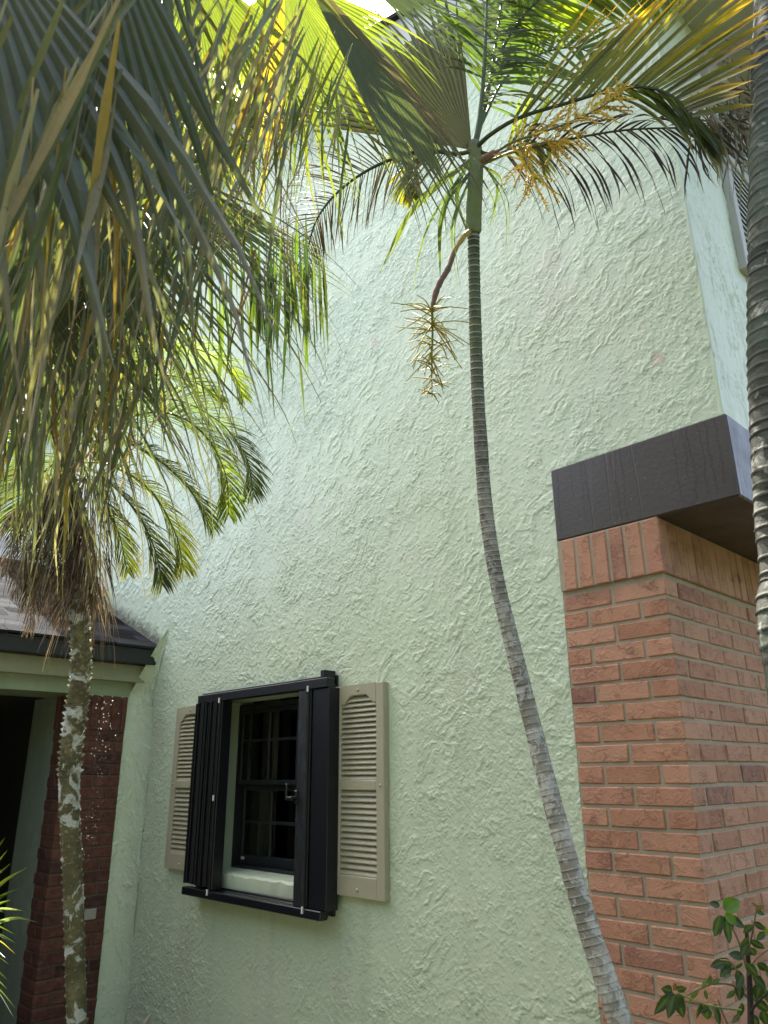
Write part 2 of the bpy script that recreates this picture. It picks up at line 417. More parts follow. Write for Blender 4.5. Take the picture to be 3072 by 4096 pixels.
gl = g.n('ShaderNodeBsdfGlossy'); gl.inputs['Roughness'].default_value = .03; gl.inputs['Color'].default_value = (.9,.95,.95,1)
tr = g.n('ShaderNodeBsdfTransparent'); tr.inputs['Color'].default_value = (.55,.58,.56,1)
fr = g.n('ShaderNodeFresnel'); fr.inputs['IOR'].default_value = 1.5
mx = g.n('ShaderNodeMixShader'); g.L(fr.outputs[0], mx.inputs[0]); g.L(tr.outputs[0], mx.inputs[1]); g.L(gl.outputs[0], mx.inputs[2])
GLASS = g.done(mx.outputs[0])

def leafmat(name, transl=.42, rough=.38, tcol=(1.5,1.45,.45), spec=.5, vein=True):
    g = NG(name); co = g.co()
    at = g.n('ShaderNodeAttribute', attribute_name='tint')
    base = at.outputs['Color']
    v = g.noise(co, 60, 3, .6)
    base = g.mix(g.math('MULTIPLY', v, .5), base, (.0,.0,.0), 'MULTIPLY') if False else g.mix(.35, base, g.mix(v, (.35,.35,.3), (1.35,1.35,1.2)), 'MULTIPLY')
    base = g.mix(g.ramp(g.noise(co, 38, 4, .7), [(.60, 0.), (.70, .5)]), base, (.12,.085,.045))
    base = g.mix(g.ramp(g.noise(co, 150, 2, .6), [(.68, 0.), (.74, .5)]), base, (.04,.035,.02))
    nrm = g.bump(g.noise(co, 120, 3, .6), .25, .002)
    p = g.pbr(base, rough, nrm, spec)
    t = g.n('ShaderNodeBsdfTranslucent'); g.L(g.mix(1.0, base, tcol, 'MULTIPLY'), t.inputs[0])
    mx = g.n('ShaderNodeMixShader'); mx.inputs[0].default_value = transl
    g.L(p, mx.inputs[1]); g.L(t.outputs[0], mx.inputs[2])
    return g.done(mx.outputs[0])
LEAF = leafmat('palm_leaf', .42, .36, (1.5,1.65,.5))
LEAF_LIT = leafmat('sunlit_palm_leaf', .55, .36, (2.2,1.95,.4))  # stronger, yellower translucency builds the backlit look into the leaf
LEAF_SH = leafmat('shaded_palm_leaf', .28, .42, (1.35,1.4,.6))  # weak translucency builds the shaded look into the leaf
LEAF_DRY = leafmat('dry_palm_leaf', .22, .6, (1.3,1.1,.7), .3)
LEAF_BROAD = leafmat('shrub_leaf', .35, .3, (1.6,1.7,.4))

def barkmat(name, lichen=(.50,.50,.45), amount=.52, sc=11, moss=(.07,.075,.03), mossamt=.5, bsc=60, bstr=.8, zf=None):
    g = NG(name); co = g.co()
    at = g.n('ShaderNodeAttribute', attribute_name='tint'); base = at.outputs['Color']
    base = g.mix(.6, base, g.mix(g.noise(co, 45, 5, .7), (.3,.3,.3), (1.6,1.55,1.5)), 'MULTIPLY')
    m = g.ramp(g.noise(g.mapp(co, scale=(1,1,.6)), 7, 3, .6, .5), [(.48, 0.), (.6, mossamt)])
    base = g.mix(m, base, moss)
    n = g.noise(co, sc, 5, .62, .8)
    m = g.ramp(n, [(amount, 0.), (amount+.035, 1.)])
    if zf:
        sz = g.n('ShaderNodeSeparateXYZ'); g.L(co, sz.inputs[0]); m = g.math('MULTIPLY', m, g.ramp(g.math('MULTIPLY', sz.outputs[2], .2), [(zf[0]/5, 1.), (zf[1]/5, .08)]))
    base = g.mix(g.math('MULTIPLY', m, .85), base, g.mix(g.noise(co, 80, 3), tuple(x*.55 for x in lichen), tuple(x*1.25 for x in lichen)))
    h = g.math('ADD', g.noise(co, bsc, 5, .65), g.math('MULTIPLY', m, .3))
    return g.done(g.pbr(base, .85, g.bump(h, bstr, .004), .25))
BARK_MID = barkmat('slender_palm_bark', (.46,.45,.40), .49, 30, (.10,.11,.075), .35, zf=(1.9, 2.9))
BARK_DATE = barkmat('date_palm_bark', (.62,.64,.62), .555, 9, (.060,.055,.028), .5)
BARK_RING = barkmat('ringed_palm_bark', (.26,.26,.22), .60, 16, (.06,.085,.06), .6)
GREENSTEM = barkmat('green_stem', (.30,.36,.22), .66, 20, (.12,.18,.07), .3, 40, .25)

# ------------------------------------------------------------------ ground (structure)
g = NG('lawn_ground'); co = g.co()
c = g.mix(g.noise(co, 3, 5, .7), (.035,.05,.018), (.06,.075,.03))
c = g.mix(g.ramp(g.noise(co, .8, 4), [(.5,0.),(.62,1.)]), c, (.07,.05,.035))
LAWN = g.done(g.pbr(c, .95, g.bump(g.noise(co, 40, 5, .7), 1., .03), .1))
mb = MB(); mb.poly([(-400,-400,0),(400,-400,0),(400,400,0),(-400,400,0)])
tag(mb.build('ground', LAWN), kind='structure')
mb = MB(); mb.poly([(-4.6,-5.6,.004),(4.5,-5.6,.004),(4.5,-2.3,.004),(-4.6,-2.3,.004)])
tag(mb.build('path', CONCRETE), kind='structure')

# ------------------------------------------------------------------ house
house = empty('house', HOUSE, 'pale green stucco house with brick pillars, dark beam, louvred shutters and a shingled porch roof', 'house')
T = .22
SL = .378; RX = -4.1
def rake(x): return 5.43 + SL*(-1.95-x) if x > RX else 5.43+SL*(-1.95-RX) - SL*(RX-x)
def prism(mb, poly, y0, y1):
    n = len(poly)
    a = [mb.vert((x, y0, z)) for x, z in poly]; b = [mb.vert((x, y1, z)) for x, z in poly]
    mb.face(*a); mb.face(*b[::-1])
    for k in range(n): mb.face(a[k], b[k], b[(k+1) % n], a[(k+1) % n])
ox0, ox1, oz0, oz1 = -3.87, -3.10, 1.05, 2.02
mb = MB()
top = lambda x: rake(x)+.22
prism(mb, [(ox0,0),(ox1,0),(ox1,oz0),(ox0,oz0)], 0, T)
prism(mb, [(ox0,oz1),(ox1,oz1),(ox1,top(ox1)),(ox0,top(ox0))], 0, T)
prism(mb, [(ox1,0),(-1.53,0),(-1.53,2.45),(-1.53,top(-1.53)),(ox1,top(ox1))], 0, T)
prism(mb, [(-1.53,2.75),(-.845,2.75),(-.845,top(-.845)),(-1.53,top(-1.53))], 0, T)
prism(mb, [(-9.75,0),(ox0,0),(ox0,top(ox0)),(RX,top(RX)),(-9.75,top(-9.75))], 0, T)
mb.build('wall', STUCCO, house)
mb = MB()                                             # right-hand face of the upper storey
mb.box((-.845-T, T, 2.75), (-.8451, .84, 4.96)); mb.box((-.845-T, .84, 2.75), (-.845, 2.0, 3.55))
mb.box((-.845-T, .84, 4.74), (-.845, 2.0, 4.96)); mb.box((-.845-T, 2.0, 2.75), (-.845, 8, 4.96))
mb.build('upper_side_wall', STUCCO_V, house, label='bright pale green upper wall seen edge on at the right')
m = MB(); m.cbox((-.854, -.0046, 2.7525), (-.8402, .008, 4.96), .003); m.build('corner_bead', STUCCO, house)
mb = MB(); mb.box((-9.75, 8, 0), (-.845, 8.2, 5.2)); mb.box((-9.9, 0.1, 0), (-9.7, 8, 4.5)); mb.build('back_wall', STUCCO_V, house)

def sang(u, v):
    return .62+.35*math.sin(u*1.3+v*.9)+ (.5 if v < 1.6 and u > -2.6 else 0)*-1.6
ST = .0032
U, V, H, nu, nv = relief(-4.668, -.846, .02, 5.9, ST, 11, sang, .42, 1.)
keep = V < (np.where(U > RX, 5.43+SL*(-1.95-U), 5.43+SL*(-1.95-RX)-SL*(RX-U))+.01)
keep &= ~((U > ox0-.002) & (U < ox1+.002) & (V > oz0-.002) & (V < oz1+.002))
keep &= ~((U > -1.532) & (V < 2.748))
P = np.stack([U, -.0012-H, V], -1)
relief_mesh('stucco_face', U, V, P, keep, STUCCO, house, HOUSE)
U, V, H, nu, nv = relief(-7.6, -4.6685, 2.3, 6.7, .0075, 61, sang, .42, .6)
keep = V < 5.43+SL*(-1.95-RX)-SL*(RX-U)+.01
relief_mesh('far_stucco_face', U, V, np.stack([U, -.0012-H, V], -1), keep, STUCCO, house, HOUSE)
U, V, H, nu, nv = relief(.002, 1.9, 2.754, 4.96, .006, 23, lambda u, v: 1.35, .35, .8, True)
P = np.stack([-.8438+H, U, V], -1)
relief_mesh('side_stucco_face', U, V, P, ~((U > .835) & (V > 3.55) & (V < 4.74)), STUCCO_V, house, HOUSE)

# window reveal, sill
mb = MB()
d0 = .004
mb.box((ox0, .004, oz0), (ox0+.012, .16, oz1)); mb.box((ox1-.012, .004, oz0), (ox1, .16, oz1)); mb.box((ox0+.012, .004, oz1-.012), (ox1-.012, .16, oz1))
mb.build('window_reveal', simple('reveal_paint', (.40,.46,.32), .6, .5, 25), house)
mb = MB()
n = 90; v0 = []
for k in range(n+1):
    x = ox0+.012+(ox1-ox0-.024)*k/n; j = noise.noise(Vector((x*14, 0, 0)))*.008+random.uniform(-.0015, .0015)
    v0.append([mb.vert((x, -.002+j*.3, oz0)), mb.vert((x, -.004+j, oz0+.058+j)), mb.vert((x, .010, oz0+.068+j*.5)), mb.vert((x, .16, oz0+.082))])
for k in range(n):
    for q in range(3): mb.face(v0[k][q], v0[k+1][q], v0[k+1][q+1], v0[k][q+1])
mb.build('window_sill', STUCCO, house)

# window
wx0, wx1, wz0, wz1 = ox0-.01, -3.27, 1.115, 1.995
mbw = MB()
def frame(mb, x0, x1, z0, z1, y0, y1, t, r=.003, tb=None):
    tb = tb or t
    mb.cbox((x0, y0, z0), (x0+t, y1, z1), r); mb.cbox((x1-t, y0, z0), (x1, y1, z1), r)
    mb.cbox((x0+t, y0, z0), (x1-t, y1, z0+tb), r); mb.cbox((x0+t, y0, z1-t), (x1-t, y1, z1), r)
win = MB(); frame(win, wx0, wx1, wz0, wz1, .115, .19, .028); win = win.build('window', SASH, house)
zm = 1.572
up = MB(); frame(up, wx0+.028, wx1-.028, zm-.018, wz1-.028, .125, .155, .026)
xm = (wx0+wx1)/2
up.cbox((xm-.009, .128, zm), (xm+.009, .15, wz1-.05), .002); up.cbox((wx0+.05, .1285, 1.783), (xm-.009, .1495, 1.799), .002); up.cbox((xm+.009, .1285, 1.783), (wx1-.05, .1495, 1.799), .002)
up.build('upper_sash', SASH, win)
lo = MB(); frame(lo, wx0+.028, wx1-.028, wz0+.028, zm-.019, .158, .188, .030, .003, .05)
lo.cbox((xm-.009, .161, wz0+.07), (xm+.009, .183, zm-.05), .002); lo.cbox((wx0+.05, .1615, 1.352), (xm-.009, .1825, 1.368), .002); lo.cbox((xm+.009, .1615, 1.352), (wx1-.05, .1825, 1.368), .002)
lo.build('lower_sash', SASH, win)
p = MB(); p.poly([(wx0+.05,.139,zm),(wx1-.05,.139,zm),(wx1-.05,.139,wz1-.05),(wx0+.05,.139,wz1-.05)])
p.poly([(wx0+.05,.172,wz0+.07),(wx1-.05,.172,wz0+.07),(wx1-.05,.172,zm-.04),(wx0+.05,.172,zm-.04)]); p.build('pane', GLASS, win)
p = MB(); p.cbox((wx0+.055, .154, wz0+.052), (wx0+.085, .157, wz0+.066), .001); p.build('sash_clip', WHITE, win)
rm = MB()
rm.box((-4.6, 1.6, .6), (-2.6, 1.62, 2.6)); rm.box((-4.62, .23, .6), (-4.6, 1.6, 2.6)); rm.box((-2.6, .23, .6), (-2.58, 1.6, 2.6)); rm.box((-4.6, .23, 2.6), (-2.6, 1.6, 2.62)); rm.box((-4.6, .23, .58), (-2.6, 1.6, .6))
rm.build('dark_interior', DARKROOM, house)
ct = MB()
for xa, xb in ((wx0+.0, wx0+.17), (wx1-.16, wx1)):
    n = 26; pr = None
    for k in range(n+1):
        x = xa+(xb-xa)*k/n; y = .30+.018*math.sin(k*1.7)+.01*math.sin(k*.7)
        cur = (ct.vert((x, y, wz0-.05)), ct.vert((x, y, wz1+.05)))
        if pr: ct.face(pr[0], cur[0], cur[1], pr[1])
        pr = cur
ct.build('curtain', CURTAIN, house, True)

# accordion storm shutter (folded open) with its tracks
acc = MB()
acc.cbox((-4.0, -.012, 2.012), (-2.835, -.0, 2.066), .003)
acc.cbox((-4.0, -.055, 2.030), (-2.87, -.012, 2.062), .003)
acc.cbox((-3.965, -.105, 1.998), (-2.80, -.055, 2.044), .003)
acc.cbox((-3.965, -.055, 2.012), (-2.87, -.012, 2.0302), .003)
acc.cbox((-4.0, -.014, 1.008), (-2.835, 0, 1.046), .003); acc.cbox((-3.9, -.06, .998), (-2.87, -.014, 1.020), .003)
acc.cbox((-3.99, -.105, 1.002), (-2.82, -.06, 1.040), .003); acc.cbox((-3.9, -.045, 1.026), (-2.86, -.02, 1.040), .003)
acc.cbox((-2.868, -.05, 1.02), (-2.835, -.012, 2.02), .003)
acc.cbox((-2.875, -.085, 2.044), (-2.845, -.012, 2.085), .002)
acc = acc.build('accordion_shutter_track', BLACK, house)
def stack(xa, xb, nb, z0, z1, yf, yb, seed):
    rnd = random.Random(seed); m = MB()
    for k in range(nb):
        x = xa+(xb-xa)*(k+.5)/nb; wq = (xb-xa)/nb
        j = rnd.uniform(-.006, .006); zt = z1+rnd.uniform(-.004, .004)
        m.cbox((x-wq*.47, yf+abs(j)*1.5, z0-rnd.uniform(0, .006)), (x-wq*.15, yb, zt), .0015)
        m.cbox((x-wq*.14, yf+.020+j, z0), (x+wq*.30, yb, zt-.003), .0015)
        m.tube([Vector((x+wq*.38, yf+.012+j, z0)), Vector((x+wq*.38, yf+.012+j, zt))], .0045, 8)
    return m
stack(-3.985, -3.74, 9, 1.060, 2.000, -.108, -.02, 3).build('folded_panel_stack', BLACK, acc)
m = MB(); m.cbox((-3.738, -.100, 1.045), (-3.705, -.035, 1.997), .003); m.tube([Vector((-3.722, -.104, 1.045)), Vector((-3.722, -.104, 1.997))], .006, 8)
m.build('end_post', BLACK, acc)
m = MB()
m.cbox((-3.020, -.102, 1.040), (-2.948, -.03, 1.998), .004)
m.build('lock_post', BLACK_W, acc)
m = MB()
m.tube([Vector((-2.940, -.100, 1.045)), Vector((-2.940, -.100, 1.995))], .006, 8); m.tube([Vector((-2.926, -.097, 1.045)), Vector((-2.926, -.097, 1.995))], .0045, 8)
m.cbox((-2.918, -.094, 1.042), (-2.795, -.078, 1.997), .004); m.cbox((-2.80, -.100, 1.042), (-2.787, -.03, 1.997), .002)
for k in range(4): m.cbox((-2.86+.014*k, -.08, 1.046), (-2.853+.014*k, -.03, 1.99), .001)
m.build('folded_panel', BLACK, acc)
m = MB()
m.cbox((-3.022, -.112, 1.475), (-3.0, -.096, 1.535), .004); m.tube([Vector((-3.01, -.11, 1.50)), Vector((-3.012, -.135, 1.498))], .012, 10)
m.cbox((-3.045, -.142, 1.490), (-3.002, -.134, 1.508), .004); m.cbox((-3.055, -.142, 1.490), (-3.040, -.134, 1.565), .004)
m.build('latch_handle', BLACK, acc)
for x, y, z in ((-3.722,-.113,2.0),(-2.94,-.109,2.0),(-3.722,-.113,1.035),(-2.94,-.109,1.034),(-3.721,-.111,1.49)):
    m = MB(); m.cbox((x-.004, y-.004, z-.014), (x+.004, y+.004, z+.014), .001); m.build('roller_pin', WHITE, acc)

# louvred shutters
def louvred(x0, x1, z0, z1, name_label, matl, M=None):
    h = z1-z0; wd = x1-x0; st = .050; yf, yb = -.036, -.002
    mb_ = MB()
    def P(x, y, z): return (x, y, z)
    c = lambda a, b, r=.003: mb_.cbox(a, b, r, None, M)
    c((x0, yf, z0), (x0+st, yb, z1)); c((x1-st, yf, z0), (x1, yb, z1))
    zl, zc0, zc1, zt = z0+.085*h/.9, z0+.435*h/.9, z0+.477*h/.9, z0+.845*h/.9
    c((x0+st, yf, z0), (x1-st, yb, zl)); c((x0+st, yf, zc0), (x1-st, yb, zc1))
    # top rail with an arched lower edge
    n = 18; xa, xb = x0+st, x1-st
    def arch(u):
        e = .5-.5*math.cos(min(1, max(0, (u-.04)/.26))*math.pi) if u < .5 else .5-.5*math.cos(min(1, max(0, (.96-u)/.26))*math.pi)
        return zt - .035 + .040*e
    fr_, bk = [], []
    for k in range(n+1):
        u = k/n; x = xa+(xb-xa)*u; za = arch(u)
        q = [(x, yf, z1), (x, yf, za+.004), (x, yf+.004, za), (x, yb, za), (x, yb, z1)]
        if M: q = [M @ Vector(t) for t in q]
        fr_.append([mb_.vert(t) for t in q])
    for k in range(n):
        for q in range(5): mb_.face(fr_[k][q], fr_[k+1][q], fr_[k+1][(q+1) % 5], fr_[k][(q+1) % 5])
    mb_.face(*fr_[0]); mb_.face(*fr_[-1][::-1])
    sh = mb_.build('louvred_shutter', matl, house, label=name_label)
    for za, zb, nl in ((zl, zc0, 14), (zc1, zt, 16)):
        m = MB(); pitch = (zb-za)/nl
        for k in range(nl+0):
            z = za+pitch*(k+.15)
            q = [(-.031, z), (-.0295, z-.0035), (-.010, z+pitch*.62), (-.0085, z+pitch*.95), (-.012, z+pitch*.98), (-.029, z+pitch*.24)]
            A = [Vector((xa-.002, y, zz)) for y, zz in q]; B = [Vector((xb+.002, y, zz)) for y, zz in q]
            if M: A = [M @ t for t in A]; B = [M @ t for t in B]
            a = [m.vert(t) for t in A]; b = [m.vert(t) for t in B]
            for j in range(6): m.face(a[j], b[j], b[(j+1) % 6], a[(j+1) % 6])
            m.face(*a[::-1]); m.face(*b)
        A = [Vector(t) for t in ((xa, yb-.004, za), (xb, yb-.004, za), (xb, yb-.004, zb), (xa, yb-.004, zb))]
        if M: A = [M @ t for t in A]
        m.poly(A); m.build('slat_panel', matl, sh)
    for x, z in ((.5*(x0+x1), z1-.025), (.5*(x0+x1), z0+.03), (x0+.022, .5*(zc0+zc1)), (x1-.022, .5*(zc0+zc1))):
        m = MB()
        for ri, (yy, rr) in enumerate(((yf-.001, .0075), (yf-.004, .0065), (yf-.006, .003))):
            pass
        rings = []
        for yy, rr in ((yf+.001, .0075), (yf-.003, .0068), (yf-.0055, .0035)):
            ring = [Vector((x+rr*math.cos(t*math.pi/5), yy, z+rr*math.sin(t*math.pi/5))) for t in range(10)]
            if M: ring = [M @ t for t in ring]
            rings.append([m.vert(t) for t in ring])
        for a, b in zip(rings, rings[1:]):
            for k in range(10): m.face(a[k], a[(k+1) % 10], b[(k+1) % 10], b[k])
        m.face(*rings[-1]); m.build('screw', matl, sh, True)
louvred(-2.825, -2.487, 1.102, 2.002, 'taupe louvred shutter right of the black framed window', TAUPE)
louvred(-4.320, -3.990, 1.102, 2.002, 'taupe louvred shutter half hidden left of the black framed window', TAUPE)
# upper side shutter, on the face X = -.845 (rotate about Z by 90 deg)
Mu = Matrix(((0,-1,0,-.845),(1,0,0,0),(0,0,1,0),(0,0,0,1)))
louvred(.475, .835, 3.595, 4.86, 'pale grey upstairs louvred shutter seen steeply from below', TAUPE_L, Mu)
m = MB(); m.box((-.95,.84,3.55),(-.93,2.0,4.74)); m.build('upper_window_pane', simple('dark_navy_glass', (.008,.011,.022), .12), house)
m = MB(); m.cbox((-.93,.84,3.55),(-.85,.88,4.74)); m.cbox((-.93,.88,3.55),(-.85,2.0,3.60)); m.cbox((-.93,.88,4.69),(-.85,2.0,4.74)); m.build('upper_window_frame', SASH, house)

# beam
m = MB(); m.cbox((-1.532, -.018, 2.452), (-.828, 6, 2.752), .006); m.build('beam', BEAM, house)

# brick work
CH, BH = .0677, .0575
def brick_run(mb, axis, fixed, a, b, z0, nrow, par, depth=.05, out=-1, joint=.0105, first=None, half_first=False, jit=.0012):
    pass
pil = MB(); BL, BHd, J = .1945, .0925, .0108
XC = -1.125; YF = -.010
rows = int(round(2.243/CH))
for r in range(rows):
    z1 = 2.243-.010-r*CH; z0 = z1-BH
    if z0 < 0: z0 = 0.0
    even = r % 2 == 0
    # face towards -Y: from the corner going -X
    x = XC; first = BL if even else BHd
    rowj = random.uniform(-.001, .001)
    while x > -1.53+.02:
        L = first if x == XC else BL
        xa = max(x-L, -1.532); j = random.uniform(-.0015, .0015)
        if x == XC:   # corner brick shows on both faces
            dy = BHd if even else BL
            pil.cbox((xa, YF+rowj, z0), (x+random.uniform(-.0015,.0015), YF+dy, z1), .0035, jit=.0012)
        else:
            pil.cbox((xa, YF+j, z0), (x, .06, z1), .0035, jit=.0012)
        x = xa-J
    y = YF+(BHd if even else BL)+J
    while y < 3.0:
        j = random.uniform(-.0015, .0015)
        pil.cbox((XC-.06, y, z0), (XC+j, y+BL, z1), .0035, jit=.0012); y += BL+J
# soldier course, standing a little proud
x = XC+.010
k = 0
while x > -1.53+.01:
    wq = .0565 if k else .060
    xa = max(x-wq, -1.532)
    if k == 0: pil.cbox((xa, YF-.011, 2.252), (x, YF+.055, 2.449), .004, jit=.0015)
    else: pil.cbox((xa, YF-.011+random.uniform(-.0015,.0015), 2.252), (x, .06, 2.449), .004, jit=.0015)
    x = xa-J; k += 1
y = YF+.055+J*.7
while y < 3.0:
    pil.cbox((XC-.06, y, 2.252), (XC+.010+random.uniform(-.002,.002), y+.0575, 2.449), .004, jit=.0015); y += .0575+J*.8
pillar = pil.build('brick_pillar', BRICK, house, label='orange brick pillar with an upright soldier course under the dark beam')
m = MB(); m.box((-1.5302, YF+.0045, 0), (XC-.0045, 3.0, 2.25)); m.box((-1.5301, YF-.007, 2.2540), (XC+.006, 2.9995, 2.4515)); m.build('mortar', MORTAR, pillar)
m = MB(); m.box((-1.5295, YF+.004, 2.2405), (XC-.004, 2.999, 2.2535)); m.build('mortar_band', MORTAR, pillar)

# left wing (porch)
XW = -4.82
m = MB()
m.box((XW-.61, -.49+.0, 0), (XW, 0, 2.10)); m.build('porch_wall', STUCCO, house)
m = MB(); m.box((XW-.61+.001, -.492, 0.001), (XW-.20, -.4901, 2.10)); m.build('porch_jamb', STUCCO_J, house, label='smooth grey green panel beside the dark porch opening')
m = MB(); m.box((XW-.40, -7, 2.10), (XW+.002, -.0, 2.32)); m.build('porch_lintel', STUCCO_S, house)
m = MB(); m.cbox((-5.1, -7, 2.19), (-4.755, 0, 2.30), .003); m.build('frieze_board', simple('frieze_paint', (.26,.265,.165), .6, .25, 30), house)
m = MB(); m.cbox((-4.755, -7, 2.302), (-4.675, 0, 2.388), .003); m.build('fascia_board', FASCIA, house)
# porch roof: shingle courses climbing towards -X
m = MB(); s_ = .43; L = 2.6; ang = math.atan(s_); nrow = int(L/math.cos(ang)/.125); 
Mx = lambda X, Z: Matrix.Translation((X, 0, Z)) @ Matrix.Rotation(ang, 4, 'Y')
rnd = random.Random(5)
for r in range(nrow):
    u = r*.125
    X = -4.655-u*math.cos(ang); Z = 2.398+u*math.sin(ang)
    y = -7.0
    while y < 0:
        wq = rnd.choice((.12,.18,.25,.33)); ye = min(0, y+wq); dp = rnd.uniform(-.012, .0)
        M_ = Matrix.Translation((X, 0, Z)) @ Matrix.Rotation(ang, 4, 'Y')
        m.cbox((-.16, y, .002+rnd.uniform(0,.003)), (.0+dp, ye-.003, .019), .001, None, M_)
        y = ye
        if ye >= 0: break
proof = m.build('porch_roof', SHINGLE, house)
m = MB(); a = [(-4.67,2.385),(-4.67,2.398),(-4.67-L,2.398+L*s_),(-4.67-2*L,2.398),(-4.67-2*L,2.385)]
prism(m, a, -7, -.0005); m.build('roof_deck', FASCIA, proof)
# porch interior
m = MB(); m.box((-8.2,-7,0),(-8.0,0,2.3)); m.box((-8.2,-7.1,0),(XW,-7,2.3)); m.box((-8,-7,2.12),(XW-.40,-.001,2.16)); m.box((-8,-.20,0),(XW-.61,-.0005,2.12)); m.build('porch_interior', DARKROOM, house)
# wing brick veneer
m = MB(); X0 = XW+.008
rows = int(round(1.86/CH)); yr, yl = -.125, -.497
for r in range(rows+1):
    z1 = 1.875-r*CH; z0 = max(0, z1-BH)
    if z1 < .02: break
    even = r % 2 == 0
    y = yl; first = True
    while y < yr-.02:
        L_ = (BL if even else BHd) if first else BL
        ye = min(y+L_, yr+random.uniform(-.004,.003))
        if first: m.cbox((X0-(BHd if even else BL), y, z0), (X0, ye, z1), .0035, jit=.0012)
        else: m.cbox((XW-.03, y, z0), (X0+random.uniform(-.0015,.0015), ye, z1), .0035, jit=.0012)
        y = ye+J; first = False
    x = X0-(BHd if even else BL)-J; xe = XW-.205+random.uniform(-.006,.006)
    if x-xe > .02: m.cbox((xe, yl, z0), (x, -.47, z1), .0035, jit=.0012)
y = yl
while y < yr-.03:
    m.cbox((XW-.03, y, 1.885), (X0+.006, min(y+.0575, yr), 2.096), .0035, jit=.0015)
    y += .0575+J
x = X0+.006-.04
while x > XW-.20:
    m.cbox((max(x-.057, XW-.21), yl-.004, 1.885), (x, -.47, 2.096), .0035, jit=.0015); x -= .068
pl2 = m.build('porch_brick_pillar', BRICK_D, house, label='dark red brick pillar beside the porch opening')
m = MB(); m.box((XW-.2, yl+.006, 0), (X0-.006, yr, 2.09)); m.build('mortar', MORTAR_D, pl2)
m = MB(); m.cbox((X0-.01, yl+.24, 1.875-15*CH-BH), (X0+.003, yl+.312, 1.875-15*CH), .003, (.45,.42,.36)); m.build('grey_brick', STONE, pl2)
# plaster on the wing wall, swept round into the main wall
smax = .49-.15+.15*math.pi/2
U, V, H, nu, nv = relief(0, smax, .02, 2.54, .005, 37, lambda u, v: 1.45, .3, .9, True)
rr = np.where(V < 1.9, .15, .15*np.clip((2.54-V)/.64, 0, 1)**.7+.001)
XC_ = np.where(V < 2.12, XW, XW+np.clip((V-2.12)/.40, 0, 1)*.24)
flat = .49-rr; th = np.clip((U-flat)/(smax-flat), 0, 1)*np.pi/2
on = U < flat
Yp = np.where(on, -.49+U, -(rr-rr*np.sin(th))); Xp = np.where(on, XC_, XC_+rr-rr*np.cos(th))
nx = np.where(on, 1, np.cos(th)); ny = np.where(on, 0, -np.sin(th))
P = np.stack([Xp+nx*(H+.002), Yp+ny*(H+.002), V], -1)
relief_mesh('porch_stucco_face', U, V, P, ~((V > 2.10) & on) & ~((Yp < -.128) & (V < 2.097)), STUCCO, house, HOUSE)

# upper gable roof, rake overhang and right-hand eave
oh = .15
m = MB()
def slab(mb, x0, x1, dz0, dz1, y0, y1):
    P = [(x0, rake(x0)+dz0), (x1, rake(x1)+dz0), (x1, rake(x1)+dz1), (x0, rake(x0)+dz1)]
    prism(mb, P, y0, y1)
m = MB(); slab(m, -.30, RX, .24, .27, -oh-.03, 8.3); slab(m, RX-.0001, -10.2, .24, .27, -oh-.03, 8.3); m.build('upper_roof', SHINGLE, house)
m = MB(); slab(m, -.32, RX, .02, .239, -oh, -oh+.025); slab(m, RX-.0001, -10.2, .02, .239, -oh, -oh+.025)
slab(m, -.86, RX, .0, .018, -oh+.026, -.0); slab(m, RX-.0001, -10.2, .0, .018, -oh+.026, -.0); m.build('rake_board', GREYTRIM, house)
m = MB(); m.box((-.8445, -oh+.026, 4.965), (-.33, 8.2, 4.985)); m.cbox((-.33, -oh+.026, 4.955), (-.305, 8.2, 5.045)); m.box((-.845, -oh+.026, 4.985),(-.33,-.0,5.0)); m.build('eave_soffit', SOFFIT, house)
print('house done')
# ------------------------------------------------------------------ hedges added out of view to block low sky light
g = NG('shade_hedge_leaves'); co = g.co()
SHADE_HEDGE = g.done(g.pbr(g.mix(g.noise(co, 18, 5, .7), (.015,.03,.01), (.07,.11,.035)), .7, g.bump(g.noise(co, 25, 5, .7), 1., .08), .3))
def shade_hedge(label, x0, y0, x1, y1, h, th):
    root = empty('shade_hedge', ((x0+x1)/2, (y0+y1)/2, 0), label, 'shade_hedge', 'added unseen hedges that block low sky light')
    m = MB(); a = Vector((x0,y0,0)); b = Vector((x1,y1,0)); t = (b-a).normalized(); nrm_ = Vector((-t.y,t.x,0)); L = (b-a).length
    nu = int(L/.35); prof = [(-.5,0),(-.52,.3),(-.5,.6),(-.46,.85),(-.3,1.),(0,1.03),(.3,1.),(.46,.85),(.5,.6),(.52,.3),(.5,0)]
    pr = None
    for i in range(nu+1):
        cur = []
        for q, z in prof:
            p = a+t*(L*i/nu)+nrm_*q*th+Vector((0,0,z*h)); nz = noise.noise_vector(p*1.3)*.35+noise.noise_vector(p*4)*.12
            if z == 0: nz.z = 0
            cur.append(m.vert(p+nz))
        if pr:
            for k in range(len(prof)-1): m.face(pr[k], pr[k+1], cur[k+1], cur[k])
        pr = cur
    m.build('foliage', SHADE_HEDGE, root)
shade_hedge('added unseen bank of dark leaves beyond the path, blocking low sky light', -9, -7.2, 9, -7.2, 5.2, 1.6)
shade_hedge('added unseen bank of dark leaves behind the camera, shading the lower left wall', -10, -3.9, -2.3, -3.9, 3.3, .9)
shade_hedge('added unseen bank of dark leaves on the right, blocking low sky light', 7.5, -6.2, 7.5, 6, 5.2, 1.5)
